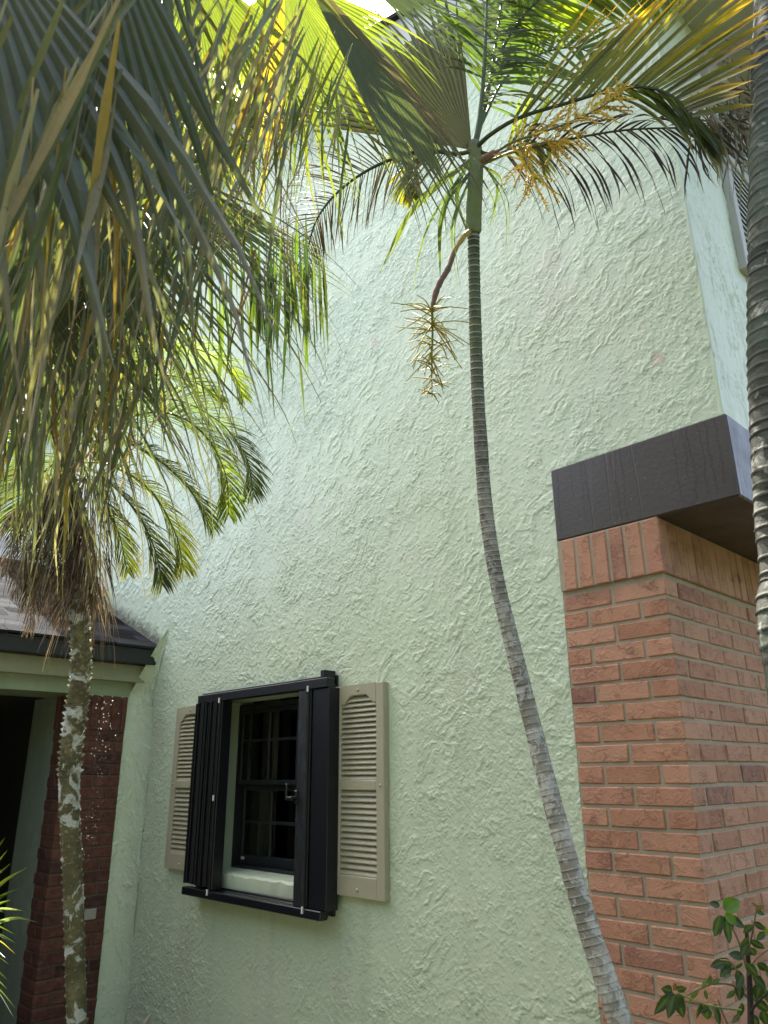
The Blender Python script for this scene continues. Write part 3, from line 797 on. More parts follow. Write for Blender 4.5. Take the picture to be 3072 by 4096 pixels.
#@@FOLIAGE
# ------------------------------------------------------------------ leaf builders
def lerp(a, b, t): return tuple(a[k]*(1-t)+b[k]*t for k in range(3))
def vary(c, v, rnd):
    f = 1+rnd.uniform(-v, v); return tuple(max(0, c[k]*f*(1+rnd.uniform(-v, v)*.3)) for k in range(3))
OLIVE = (.055,.075,.020); GREEN_L = (.060,.095,.022); DGREEN = (.028,.050,.020); YGREEN = (.13,.16,.022); YELLOW = (.36,.25,.02)
ORANGE = (.34,.15,.03); BROWN = (.10,.062,.035); TAN = (.30,.235,.15); GREYG = (.085,.105,.065); DPURP = (.030,.022,.022); PALE = (.20,.21,.13)
def path(p, d, L, n, g, gp=1.0, curl=0., rnd=None, side=None, wob=0.):
    """walk from p along d for length L; gravity g grows with distance"""
    out = [p.copy()]; d = d.normalized(); st = L/n; q = p.copy()
    for i in range(n):
        t = (i+1)/n
        d = d+Vector((0,0,-1))*g*(t**gp)/n
        if side is not None and curl: d = d+side*curl*t/n
        if wob: d = d+Vector((rnd.gauss(0,1), rnd.gauss(0,1), rnd.gauss(0,1)))*wob*t
        d.normalize(); q = q+d*st; out.append(q.copy())
    return out
def pinnate(mb, ctrl, n=40, t0=.12, t1=1.0, Lf=.35, wf=.018, side=None, ang=(65, 28), g=1.0, gp=1.4, c0=GREEN_L, c1=YGREEN, tip=None,
            rr=.006, rc=OLIVE, seed=1, sides=(1,1), lens=(1.,1.), lift=.25, twist=0., wob=0., var=.25, seg=6, fold=.18, prof=None, lc=(None, None), jit=.12):
    rnd = random.Random(seed); pts = spline(ctrl, 60); N = len(pts)-1
    mb.tube(pts, lambda t: rr*(1-.8*t)+.0006, 6, [rc]*len(pts))
    for k in range(n):
        t = t0+(t1-t0)*(k+.5)/n
        for sgn, on, ls, cc in ((1, sides[0], lens[0], lc[0]), (-1, sides[1], lens[1], lc[1])):
            if not on or rnd.random() > on: continue
            tt = min(1, t+rnd.uniform(-.3, .3)/n); i = min(int(tt*N), N-1); p = pts[i].lerp(pts[i+1], tt*N-i)
            T = (pts[min(i+2, N)]-pts[max(i-1, 0)]).normalized()
            sd = side if side is not None else T.cross(UP)
            sd = (sd-T*sd.dot(T)).normalized(); nn = sd.cross(T).normalized()
            if nn.z < 0: nn = -nn
            a = R(ang[0]+(ang[1]-ang[0])*tt+rnd.uniform(-8, 8)*jit*6)
            d = T*math.cos(a)+sd*sgn*math.sin(a)+nn*(lift+rnd.uniform(-jit, jit))
            pf = prof(tt) if prof else (math.sin(math.pi*min(1, .18+tt*.80))**.6)
            L = Lf*ls*pf*rnd.uniform(.85, 1.1)
            if L < .01: continue
            pp = path(p, d, L, seg, g*rnd.uniform(.6, 1.4), gp, rnd=rnd, wob=wob)
            b = vary(cc or c0, var, rnd); e = vary(lerp(c0, c1, rnd.random()) if not cc else cc, var, rnd)
            tp = tip if tip and rnd.random() < .8 else e
            cols = [lerp(b, e, min(1, j/seg*1.6)) if j < seg*.72 else lerp(e, tp, (j/seg-.72)/.28) for j in range(seg+1)]
            ws = [wf*rnd.uniform(.9,1.1)*max(.06, math.sin(math.pi*min(1, .16+.84*(j/seg)))**.75) for j in range(seg+1)]
            wv = T if abs(T.dot(d)) < .9 else nn
            mb.ribbon(pp, ws, wv, cols, fold, twist*rnd.uniform(.3, 1.2)*rnd.choice((-1, 1)), rnd.uniform(-.3, .3))
def fan(mb, hub, axis, nrm, n=40, spread=90, L=.5, split=.55, tail=.5, g=.6, gt=3., c0=GREEN_L, c1=YGREEN, tip=TAN, seed=1, seg=12, width=1.0, wob=.03,
        a0=None, a1=None, var=.15, fold=.22, band=None, lvar=.1, twist=.8, tw=.3, cup=.0, lprof=True):
    """costapalmate leaf: pleated blade of n segments joined to `split`, then free drooping tips"""
    rnd = random.Random(seed); A = axis.normalized(); Nn = (nrm-A*nrm.dot(A)).normalized(); S = Nn.cross(A)
    a0 = -spread if a0 is None else a0; a1 = spread if a1 is None else a1
    da = R((a1-a0)/n)
    for k in range(n):
        th = R(a0+(a1-a0)*(k+.5)/n)
        d = A*math.cos(th)+S*math.sin(th)+Nn*cup*(1-math.cos(th))
        Lk = L*((.72+.28*math.cos(th)) if lprof else 1)*rnd.uniform(1-lvar, 1+lvar*.5)
        sp = split*(1+rnd.uniform(-.08, .08)); tot = Lk*(1+tail*rnd.uniform(.5, 1.2))
        q = hub.copy(); dd = d.copy(); pp = [q.copy()]; rs = [0.]; st = tot/seg
        ct, sw = rnd.uniform(-1, 1), rnd.uniform(-.6, .6)
        for j in range(seg):
            r = (j+1)*st/Lk
            gg = g*.5 if r < sp else g*.5+gt*(r-sp)**1.0
            dd = dd+Vector((0,0,-1))*gg/seg
            if r > sp: dd = dd+(S*rnd.gauss(0,1)+Nn*rnd.gauss(0,1))*wob*2+S*sw*.05
            dd.normalize(); q = q+dd*st; pp.append(q.copy()); rs.append(r)
        ws = []
        wmax = sp*Lk*da*width
        for r in rs:
            if r <= sp: ws.append(max(.002, r*Lk*da*1.03))
            else:
                u = min(1., (r-sp)/(tot/Lk-sp)); ws.append(max(.0012, wmax*((1-u)**1.1*(1-tw)+tw*(1-u)**.5*.5)))
        b = vary(c0, var, rnd); e = vary(c1 if rnd.random() < .5 else c0, var, rnd); tp = vary(tip, .3, rnd)
        if band and band[0] <= (k/n) <= band[1]: b = vary(band[2], .3, rnd); e = b
        cols = [lerp(b, e, min(1, r/1.0)) if r < 1.0 else lerp(e, tp, min(1, (r-1.0)/.35)) for r in rs]
        side = (-A*math.sin(th)+S*math.cos(th))
        # twist only after the split
        N_ = len(pp); prev = None; sv_ = side.copy()
        tw_ = rnd.uniform(-twist, twist)
        for i in range(N_):
            t = (pp[min(i+1, N_-1)]-pp[max(i-1, 0)]).normalized()
            sv_ = (sv_-t*sv_.dot(t)).normalized(); an = tw_*max(0, rs[i]-sp)*2.2
            qv = sv_*math.cos(an)+t.cross(sv_)*math.sin(an); nn = t.cross(qv); wd = ws[i]*.5
            cur = (mb.vert(pp[i]-qv*wd, cols[i]), mb.vert(pp[i]+nn*wd*2*fold, lerp(cols[i], (.20,.22,.12), .22)), mb.vert(pp[i]+qv*wd, cols[i]))
            if prev:
                for m_ in (0, 1): mb.face(prev[m_], prev[m_+1], cur[m_+1], cur[m_])
            prev = cur
def strands(mb, cnt, box, d0, L, w0, cols, seed, g=.8, wob=.06, seg=10, spread=.35, tip=None):
    """loose drooping threads: box = (x0, x1, y0, y1, depth0, depth1) of their upper ends"""
    rnd = random.Random(seed)
    for _ in range(cnt):
        p = W(rnd.uniform(box[0], box[1]), rnd.uniform(box[2], box[3]), rnd.uniform(box[4], box[5]))
        d = d0+Vector((rnd.gauss(0, spread), rnd.gauss(0, spread), rnd.gauss(0, spread*.5)))
        LL = L*rnd.uniform(.45, 1.1); pp = path(p, d, LL, seg, g, 1.0, rnd=rnd, wob=wob)
        c = vary(rnd.choice(cols), .3, rnd); e = tip or c
        ws = [w0*rnd.uniform(.75, 1.25)*max(.08, math.sin(math.pi*min(1, .12+.88*j/seg))) for j in range(seg+1)]
        mb.ribbon(pp, ws, Vector((rnd.gauss(0,1), rnd.gauss(0,1), 0)).normalized(), [lerp(c, e, j/seg) for j in range(seg+1)], .12, rnd.uniform(-2.5, 2.5))

def trunk_mesh(ctrl, radii, n=220, seg=20, ring=.022, colfn=None, bulge=.0012, seed=1, ringamp=1.):
    rnd = random.Random(seed); pts = spline(ctrl, n); m = MB()
    acc_ = [0]
    for a, b in zip(pts, pts[1:]): acc_.append(acc_[-1]+(b-a).length)
    tot = acc_[-1]; rings = []; bounds = [0]
    while bounds[-1] < tot: bounds.append(bounds[-1]+ring*rnd.uniform(.7, 1.35))
    u = (pts[1]-pts[0]).orthogonal().normalized(); bi = 0
    for i, p in enumerate(pts):
        t = (pts[min(i+1, n-1)]-pts[max(i-1, 0)]).normalized(); u = (u-t*u.dot(t)).normalized(); v = t.cross(u)
        while bi+1 < len(bounds) and bounds[bi+1] < acc_[i]: bi += 1
        ph = (acc_[i]-bounds[bi])/max(1e-6, bounds[min(bi+1, len(bounds)-1)]-bounds[bi]) if bi+1 < len(bounds) else 0
        tt = i/(n-1); kf = tt*(len(radii)-1); k0 = min(int(kf), len(radii)-2); r = radii[k0]+(radii[k0+1]-radii[k0])*(kf-k0)
        r2 = r+bulge*(1-ph)*.8+(bulge if ph < .12 else 0)
        row = []
        for k in range(seg):
            a = 2*math.pi*k/seg; wv = noise.noise(Vector((math.cos(a)*1.2, math.sin(a)*1.2, acc_[i]*9)))*r*.07
            q = p+(u*math.cos(a)+v*math.sin(a))*(r2+wv)
            row.append(m.vert(q, colfn(tt, ph, q, rnd)))
        rings.append(row)
    for a, b in zip(rings, rings[1:]):
        for k in range(seg): m.face(a[k], a[(k+1) % seg], b[(k+1) % seg], b[k])
    m.face(*rings[0][::-1]); m.face(*rings[-1])
    return m, pts

# ------------------------------------------------------------------ slender palm in front of the wall
base = Vector((-1.01, -.31, 0))
sp_ = empty('slender_palm', base, 'slim leaning palm with green crownshaft and yellow flower stalks in front of the wall', 'palm')
ctrl = [Vector((-1.0,-.30,-.05)), Vector((-1.12,-.325,.5))]+[W(2457,4020,2.04), W(2350,3700,2.13), W(2262,3400,2.22), W(2160,3020,2.36), W(2075,2680,2.47), W(1990,2330,2.57), W(1945,2050,2.64), W(1925,1800,2.68), W(1908,1500,2.72), W(1900,1250,2.75), W(1893,930,2.79)]
def cmid(t, ph, q, rnd):
    n_ = noise.noise(q*9)
    if t > .88: c = (.070,.10,.055)
    elif t > .74: c = lerp((.155,.145,.13), (.070,.10,.055), (t-.74)/.14)
    else: c = lerp((.38,.355,.30), (.18,.168,.145), t/.74)
    c = tuple(x*(1+.5*n_) for x in c)
    if ph < .17: c = (.33,.34,.28) if t > .5 else lerp(c, (.36,.35,.31), .35)
    elif ph > .82: c = tuple(x*(.55 if t > .5 else .8) for x in c)
    return c
m, _ = trunk_mesh(ctrl, [.037,.034,.031,.029,.0275,.026,.0245,.023,.022,.0215], 1500, 18, .022, cmid, .0011, 4)
m.build('trunk', BARK_MID, sp_, True)
cs = spline(WL([(1893,935,2.79),(1893,900,2.79),(1898,780,2.79),(1903,680,2.79),(1900,600,2.79),(1893,560,2.79)]), 30)
m = MB(); m.tube(cs, [.0245,.029,.0305,.031,.0315,.031,.031,.030,.030,.030,.0295,.0295,.029,.029,.029,.0285,.028,.028,.028,.028,.028,.0275,.027,.027,.026,.025,.024,.022,.019,.012], 20,
    [lerp((.15,.19,.10), (.16,.15,.11), max(0, (i-20)/9)) for i in range(30)])
m.build('crownshaft', GREENSTEM, sp_, True)
def frond(name='frond', parent=None, mat=None, label=None, **kw):
    m = MB(); pinnate(m, **kw); return m.build(name, mat or LEAF, parent, False, label)
C0 = (1898, 600, 2.78)
# big backlit frond sweeping to the upper right
frond(parent=sp_, mat=LEAF_LIT, ctrl=WL([C0,(1960,540,2.74),(2080,470,2.66),(2284,408,2.56),(2464,356,2.46),(2600,352,2.38),(2700,392,2.31),(2765,470,2.26)]), n=34, t0=.25, t1=1., Lf=.46, wf=.0165,
      side=SV(-.25,-1,.15), ang=(38, 42), g=.28, gp=2.2, c0=(.065,.085,.045), c1=(.24,.20,.03), tip=(.50,.30,.02), rr=.009, seed=11, sides=(1,.0), lift=.02, var=.22, jit=.06,
      prof=lambda t: 1.0 if t < .6 else 1.0-(t-.6)*1.15, label='broad frond with glowing yellow leaflet tips reaching to the upper right')
frond(parent=sp_, ctrl=WL([(2284,408,2.57),(2464,356,2.47),(2600,352,2.39),(2700,392,2.32),(2765,470,2.27),(2790,540,2.25)]), n=30, t0=.1, t1=1., Lf=.30, wf=.022,
      side=SV(.5,.9,-.2), ang=(20, 28), g=1.3, gp=1.2, c0=(.10,.125,.03), c1=(.06,.08,.05), tip=(.25,.20,.12), rr=.003, seed=12, sides=(.9,.0), lift=.02, var=.3, wob=.05, twist=1.2)
# dead-looking dark frond lying out to the right
frond(parent=sp_, mat=LEAF_DRY, ctrl=WL([C0,(1990,620,2.76),(2120,590,2.72),(2280,556,2.66),(2495,521,2.56),(2700,512,2.48),(2900,515,2.42)]), n=40, t0=.20, t1=1., Lf=.38, wf=.0085,
      side=SV(-.1,1,0), ang=(62, 25), g=3.2, gp=.8, c0=(.045,.036,.040), c1=(.07,.06,.055), tip=(.16,.14,.13), rr=.007, rc=(.07,.085,.04), seed=13, sides=(1,.8), lens=(1.05,.5), lift=.0, twist=5., wob=.07, var=.35, seg=12,
      label='dark withered frond stretching right with twisted hanging leaflets')
# tangle of withered tips by the upstairs shutter
m = MB(); strands(m, 95, (2740,2985,330,560,2.25,2.45), SV(.6,.8,0), .24, .0075, [(.10,.09,.075),(.18,.17,.15),(.30,.29,.27),(.07,.075,.05)], 21, 1.6, .16, 12, .5)
strands(m, 45, (2840,3040,150,420,2.25,2.45), SV(.2,.3,0), .17, .0055, [(.10,.09,.08),(.22,.21,.2)], 22, 1.2, .25, 12, .8)
m.build('withered_tips', LEAF_DRY, sp_)
# upright fronds
frond(parent=sp_, ctrl=WL([C0,(1925,420,2.80),(1940,200,2.83),(1948,-60,2.9),(1955,-300,2.98)]), n=52, t0=.25, t1=1., Lf=.34, wf=.0105, side=SV(1,.1,.2), ang=(66, 45), g=2.2, gp=1.4,
      c0=(.045,.060,.035), c1=(.085,.10,.06), tip=(.05,.045,.04), rr=.010, rc=(.075,.10,.055), seed=14, sides=(1,.25), lens=(1,.6), lift=.2, twist=2.5, wob=.05, seg=10)
frond(parent=sp_, ctrl=WL([C0,(1950,380,2.86),(1985,160,2.95),(2010,-40,3.05),(2020,-260,3.15)]), n=54, t0=.3, t1=1., Lf=.36, wf=.017, side=SV(1,-.1,.4), ang=(60, 40), g=1.3, gp=1.6,
      c0=(.05,.085,.022), c1=(.09,.13,.03), tip=(.12,.14,.03), rr=.008, rc=(.075,.10,.055), seed=15, sides=(1,.6), lift=.1, twist=.8, wob=.02, seg=8)
# sunlit fronds arching in over the top right
frond(parent=sp_, ctrl=WL([(1925,420,2.85),(2040,140,2.95),(2230,-60,3.0),(2480,-130,3.0),(2720,-60,2.95)]), n=58, t0=.3, t1=1., Lf=.34, wf=.019, side=SV(.1,1,.3), ang=(58, 40), g=.5, gp=1.6,
      c0=(.12,.17,.022), c1=(.22,.24,.03), tip=(.30,.30,.04), rr=.007, seed=16, sides=(1,1), lens=(1,.8), lift=.05, var=.25)
frond(parent=sp_, ctrl=WL([(1915,520,2.95),(2010,330,3.1),(2130,230,3.15),(2290,190,3.15),(2420,240,3.1)]), n=34, t0=.1, t1=1., Lf=.33, wf=.017, side=SV(0,-1,.3), ang=(62, 45), g=.8, gp=1.6,
      c0=(.06,.10,.025), c1=(.12,.16,.03), rr=.006, seed=17, sides=(1,.6), lift=.05, var=.25)
# left lower frond: narrow purple-brown leaflets
frond(parent=sp_, mat=LEAF_DRY, ctrl=WL([C0,(1830,615,2.78),(1690,605,2.80),(1560,640,2.84),(1440,700,2.88),(1330,790,2.94),(1262,890,3.0),(1230,1010,3.05),(1225,1090,3.08)]), n=66, t0=.12, t1=1., Lf=.27, wf=.0062,
      side=SV(-.25,-1,.1), ang=(62, 50), g=1.3, gp=1.2, c0=(.040,.042,.022), c1=(.06,.055,.035), tip=(.09,.07,.05), rr=.008, rc=(.06,.085,.03), seed=18, sides=(1,1), lens=(1.1,.95), lift=.05, twist=2.6, wob=.055, var=.35, seg=11,
      label='dark narrow leafleted frond drooping to the left across the wall')
# small glowing frond behind
frond(parent=sp_, ctrl=WL([(1860,640,2.95),(1760,600,3.1),(1680,620,3.15),(1640,700,3.15),(1650,790,3.15)]), n=30, t0=.2, t1=1., Lf=.19, wf=.017, side=SV(-.6,.6,.2), ang=(50, 30), g=1.0, gp=1.2,
      c0=(.12,.15,.025), c1=(.28,.20,.03), tip=(.12,.15,.03), rr=.004, seed=19, sides=(1,1), lift=.05, var=.3)
frond(parent=sp_, ctrl=WL([(1925,640,2.9),(2030,600,3.0),(2120,560,3.05),(2190,600,3.05)]), n=16, t0=.3, t1=1., Lf=.22, wf=.016, side=SV(0,1,.2), ang=(60, 30), g=.8, gp=1.2,
      c0=(.15,.18,.02), c1=(.30,.28,.03), rr=.004, seed=20, sides=(.9,.6), lift=.05, var=.3)
# long blades hanging round the crownshaft
m = MB(); rnd = random.Random(31)
for px, py, ex, ey, wd, col in ((1880,640,1510,1110,.020,GREYG),(1870,650,1560,1030,.016,OLIVE),(1875,660,1640,1210,.010,GREYG),(1870,660,1760,1120,.018,DGREEN),(1872,700,1790,1000,.016,DGREEN),(1878,720,1830,1150,.012,OLIVE),
    (1880,690,1868,930,.016,DGREEN),(1900,640,1815,820,.020,DGREEN),(1925,650,1960,900,.012,DGREEN),(1930,660,2035,990,.010,YGREEN),(1925,660,1990,830,.012,OLIVE),(1930,640,2070,800,.009,OLIVE),(1920,700,1945,1010,.008,GREYG),(1925,640,2020,1080,.006,OLIVE),(1885,650,1700,860,.013,OLIVE),(1890,680,1845,1190,.008,GREYG)):
    d_ = 2.74+rnd.uniform(-.06,.06); a = W(px, py, d_); b = W(ex, ey, d_+rnd.uniform(-.1,.1)); mid = a.lerp(b, .5)+SV(1 if ex > px else -1,-.6)*.05
    pts = spline([a, mid, b], 12); c = vary(col, .2, rnd)
    m.ribbon(pts, [wd*max(.06, math.sin(math.pi*min(1, .2+.8*j/11))**.8) for j in range(12)], SV(1,.2,.3), [lerp(c, lerp(c, YGREEN, .5), j/11) for j in range(12)], .2, rnd.uniform(-1.5, 1.5))
m.build('hanging_blades', LEAF, sp_)
# broad pleated leaf standing up to the left of the crown
m = MB(); fan(m, W(1888,600,2.80), SV(-.72,-.66,.05), SV(.25,-.2,-1), n=26, a0=-46, a1=38, L=.76, split=.66, tail=.14, g=.25, gt=2.2, c0=(.018,.026,.020), c1=(.022,.034,.022), tip=(.04,.055,.035), seed=41, seg=12, width=.74, wob=.012, fold=.26, twist=.5, lprof=False)
m.build('pleated_leaf', LEAF_DRY, sp_)

def rachilla(m, a, b, col, rad, beads, rnd, sag=.01):
    mid = a.lerp(b, .5)+Vector((rnd.uniform(-.01,.01), rnd.uniform(-.01,.01), sag+rnd.uniform(-.006,.006)))
    pts = spline([a, mid, b], 9)
    m.tube(pts, lambda t: rad*(1-.45*t), 5, [col]*9)
    if beads:
        L = (b-a).length; nb = int(L/.0075)
        for k in range(nb):
            t = (k+.5)/nb; i = min(int(t*8), 7); p = pts[i].lerp(pts[i+1], t*8-i)
            o = Vector((rnd.gauss(0,1), rnd.gauss(0,1), rnd.gauss(0,1))).normalized()*rad*1.6; r = rad*rnd.uniform(1.1, 1.6); c = vary(col, .25, rnd)
            q = p+o; vs = [m.vert(q+Vector(v)*r, c) for v in ((1,0,0),(-1,0,0),(0,1,0),(0,-1,0),(0,0,1),(0,0,-1))]
            for f in ((0,2,4),(2,1,4),(1,3,4),(3,0,4),(2,0,5),(1,2,5),(3,1,5),(0,3,5)): m.face(*[vs[x] for x in f])
YB = (.60,.43,.065)
FLOWER = leafmat('flower_stalk', .12, .55, (1.3,1.1,.4), .3)
m = MB(); rnd = random.Random(51)
main = spline(WL([(1925,640,2.70),(1980,610,2.66),(2060,565,2.60),(2180,525,2.54),(2300,480,2.49),(2400,430,2.45),(2470,385,2.42)]), 40)
m.tube(main, lambda t: .013 if t < .05 else (.0125 if t < .16 else .0065*(1-.7*t)), 10, [(.20,.13,.10) if i < 9 else (.14,.16,.07) for i in range(40)])
main2 = spline(WL([(1935,655,2.70),(2040,610,2.66),(2150,575,2.62),(2260,560,2.58)]), 20)
m.tube(main2, lambda t: .006*(1-.6*t), 8, [(.16,.18,.08)]*20)
def cluster(p, cnt, L, upb, seed, d=None):
    r_ = random.Random(seed); cnt = int(cnt*.95)
    for _ in range(cnt):
        dv = (d or SV(.6,-.25,0))+SV(r_.gauss(0,.75), r_.gauss(0,.75)-upb-.15, r_.gauss(0,.5)); dv.normalize()
        rachilla(m, p, p+dv*L*r_.uniform(.5, 1.2), vary(YB, .25, r_), .0030, True, r_)
for i, (t, c, L) in enumerate(((.30,4,.13),(.38,6,.13),(.46,6,.13),(.54,7,.12),(.62,7,.12),(.70,7,.12),(.78,8,.11),(.86,8,.10),(.93,9,.09),(.99,10,.08))):
    cluster(main[int(t*39)], c, L, .15, 60+i)
for i, (t, c, L) in enumerate(((.45,5,.12),(.62,6,.12),(.8,7,.12),(.98,9,.11))): cluster(main2[int(t*19)], c, L, -.35, 80+i, SV(.35,.4,0))
br = spline(WL([(2085,590,2.62),(2100,640,2.60),(2130,700,2.58)]), 8); m.tube(br, .004, 6, [(.2,.2,.08)]*8); cluster(br[-1], 10, .12, -.5, 91, SV(.1,.6,0)); cluster(br[4], 6, .12, -.5, 92, SV(-.4,.5,0))
m.build('flower_stalk', FLOWER, sp_, False, 'golden branched flower stalk reaching right from the crown')
m = MB(); rnd = random.Random(52)
ped = spline(WL([(1878,925,2.76),(1855,945,2.74),(1820,1000,2.70),(1795,1070,2.67),(1760,1130,2.65),(1738,1190,2.64),(1728,1245,2.63)]), 30)
m.tube(ped, [.010 if i < 8 else .0085+.002*math.sin((i-8)/21*math.pi)+random.Random(i).uniform(-.0012,.0012) for i in range(30)], 9, [lerp((.35,.27,.06), (.16,.10,.075), max(0, min(1, (i-8)/4))) for i in range(30)])
sten = spline(WL([(1728,1240,2.63),(1730,1330,2.63),(1727,1450,2.63),(1728,1590,2.63)]), 30)
m.tube(sten, lambda t: .0052*(1-.75*t), 8, [(.17,.20,.05)]*30)
for k, (t, L, cnt) in enumerate(((.02,.17,7),(.05,.13,5),(.12,.15,4),(.22,.19,9),(.27,.14,6),(.33,.16,5),(.43,.16,8),(.5,.12,6),(.57,.13,5),(.64,.12,7),(.72,.10,5),(.78,.095,7),(.85,.09,5),(.92,.08,6),(.99,.06,6))):
    for _ in range(cnt):
        sg = rnd.choice((-1, 1)); dv = SV(sg*rnd.uniform(.25, 1.), rnd.uniform(-.35, .95) if t > .1 else rnd.uniform(-.4,.5), rnd.gauss(0,.6)).normalized(); p = sten[int(t*29)]
        rachilla(m, p, p+dv*L*rnd.uniform(.55, 1.05), vary((.30,.25,.02), .3, rnd), .0026, False, rnd, .008)
m.build('hanging_flower_stalk', FLOWER, sp_, False, 'hanging flower stalk with a brown stem and spiky yellow branches')

# ------------------------------------------------------------------ thick ringed palm at the right edge
rb = W(3190, 2600, 1.55)
rp = empty('ringed_palm', Vector((rb.x+.03, rb.y, 0)), 'thick ringed grey palm trunk standing at the right edge of the view', 'palm')
ctrl = [Vector((rb.x+.03, rb.y, -.05)), Vector((rb.x+.015, rb.y, .7)), W(3182,2700,1.56), W(3156,2300,1.64), W(3116,1850,1.72), W(3096,1400,1.82), W(3094,1000,1.92), W(3094,500,2.08), W(3100,0,2.28), W(3110,-700,2.7), W(3120,-1500,3.4)]
def cring(t, ph, q, rnd):
    c = lerp((.085,.085,.07), (.042,.054,.044), max(0, min(1, (t-.25)*2.2)))
    n_ = noise.noise(q*11); c = tuple(x*(1+.6*n_) for x in c)
    if noise.noise(Vector((q.x*16+3, q.y*16, q.z*34))) > .22 and ph > .3: c = tuple(x*.45 for x in c)
    if ph < .08: c = (.17,.18,.15)
    elif ph > .93: c = tuple(x*.4 for x in c)
    return c
m, _ = trunk_mesh(ctrl, [.066,.060,.058,.058,.058,.058,.058,.058,.058,.056], 900, 30, .034, cring, .0019, 9)
m.build('trunk', BARK_RING, rp, True)
top_ = ctrl[-1]
for k in range(9):
    a = k*2.4; d = Vector((math.cos(a), math.sin(a), 0))
    frond(parent=rp, ctrl=[top_, top_+d*.5+UP*.7, top_+d*1.3+UP*.75, top_+d*2.0+UP*.1], n=36, Lf=.5, wf=.035, ang=(65,35), g=1.2, c0=GREEN_L, c1=OLIVE, rr=.014, seed=200+k, seg=4)

# ------------------------------------------------------------------ studded date palm at the left
DP = [W(310,4400,3.22), W(306,4060,3.25), W(299,3800,3.27), W(294,3600,3.28), W(286,3400,3.30), W(278,3200,3.31), W(280,3070,3.32), W(292,2930,3.33), W(312,2790,3.34), W(324,2660,3.36), W(320,2500,3.38), W(305,2350,3.40), W(285,2100,3.45), W(275,1850,3.5), W(285,1700,3.52)]
b0 = Vector((DP[0].x-.02, DP[0].y, 0))
dp = empty('date_palm', b0, 'feathery date palm with a studded mossy trunk and brown dead leaf skirt by the porch', 'palm')
def cdate(t, ph, q, rnd):
    c = (.16,.145,.085) if t < .8 else (.085,.06,.04); n_ = noise.noise(q*8); return tuple(x*(1+.6*n_) for x in c)
m, pts = trunk_mesh([b0+Vector((0,0,-.05))]+DP, [.046,.043,.041,.041,.042,.044,.041,.037,.032,.036,.04], 420, 20, .03, cdate, .0010, 12)
# leaf-base studs set in a spiral
rnd = random.Random(61); npt = len(pts); k = 0; tt = .03
while tt < .93:
    i = int(tt*(npt-1)); p = pts[i]; T_ = (pts[min(i+1, npt-1)]-pts[i-1]).normalized(); u = T_.orthogonal().normalized(); v = T_.cross(u)
    a = k*2.39996; o = (u*math.cos(a)+v*math.sin(a)); s1 = T_.cross(o)
    rad_ = .040 if tt < .6 else .036
    big = (.4 if tt < .45 else 1.) * rnd.uniform(.8, 1.25)
    w_ = .016*(.6+.4*big)*rnd.uniform(.9,1.2); hh = .015*big+.002; c = vary((.22,.20,.12) if rnd.random() < .5 else (.10,.10,.05), .3, rnd)
    c2 = vary((.30,.29,.20), .3, rnd)
    P_ = [p+o*rad_*.93-s1*w_-T_*.004, p+o*rad_*.93+s1*w_-T_*.004, p+o*rad_*.90+T_*.020, p+o*(rad_+hh)+T_*.009*big+s1*rnd.uniform(-.002,.002), p+o*(rad_*.95)-T_*.012]
    ids = [m.vert(q, c2 if j == 3 else c) for j, q in enumerate(P_)]
    for f in ((0,3,2),(3,1,2),(0,4,3),(4,1,3)): m.face(*[ids[x] for x in f])
    tt += .00155; k += 1
m.build('trunk', BARK_DATE, dp, False)
# dead leaf skirt
DRY = [(.13,.098,.07),(.08,.060,.045),(.22,.18,.13),(.16,.125,.09),(.32,.27,.20),(.045,.035,.028)]
def skirt(parent, cx, y0, y1, hw, dpt, cnt, seed, L=.55):
    m = MB(); r_ = random.Random(seed)
    for _ in range(cnt):
        a = r_.uniform(0, 2*math.pi); o = Vector((math.cos(a), math.sin(a), 0)); yy = r_.uniform(y0, y1)
        p = W(cx+r_.gauss(0, hw*.25), yy, dpt)+o*r_.uniform(.03, .10)
        pp = path(p, o*r_.uniform(.1, .8)+Vector((0,0,-1)), L*r_.uniform(.3, 1.), 7, 2.2, .8, rnd=r_, wob=.06)
        c = vary(r_.choice(DRY), .3, r_); m.ribbon(pp, [.0052*r_.uniform(.6,1.3)*max(.15, 1-(j/7)**2) for j in range(8)], Vector((r_.gauss(0,1), r_.gauss(0,1), .1)).normalized(), c, 0, r_.uniform(-3, 3))
    o = m.build('dead_leaf_skirt', LEAF_DRY, parent); o['kind'] = 'stuff'
skirt(dp, 345, 1900, 2420, 50, 3.38, 420, 71, .36)
def phx(parent, pts_, n, Lf, seed, c0=(.060,.085,.028), c1=(.12,.15,.03), tip=None, g=1.1, sides=(1,1), side=None, ang=(66,32), wf=.0062, lift=.12):
    frond(parent=parent, ctrl=WL(pts_), n=n, t0=.14, t1=1., Lf=Lf, wf=wf, side=side, ang=ang, g=g, gp=1.2, c0=c0, c1=c1, tip=tip, rr=.0055, rc=(.09,.11,.04), seed=seed, sides=sides, lift=lift, var=.3, seg=6, fold=.15)
YG2 = (.20,.24,.035)
phx(dp, [(285,1700,3.5),(420,1450,3.5),(600,1360,3.5),(800,1400,3.5),(920,1480,3.5),(975,1590,3.5)], 95, .26, 101, YG2, (.10,.14,.04))
phx(dp, [(285,1700,3.5),(430,1560,3.42),(620,1500,3.4),(780,1530,3.4),(900,1610,3.4)], 85, .24, 102, YG2, YG2)
phx(dp, [(285,1720,3.5),(480,1620,3.55),(700,1600,3.6),(880,1690,3.62),(985,1830,3.62),(1015,1985,3.62)], 110, .28, 103, (.09,.12,.04), (.05,.08,.04))
phx(dp, [(285,1740,3.5),(470,1680,3.35),(660,1650,3.3),(810,1730,3.28),(900,1890,3.28),(915,2060,3.28)], 110, .28, 104, YG2, (.08,.12,.03))
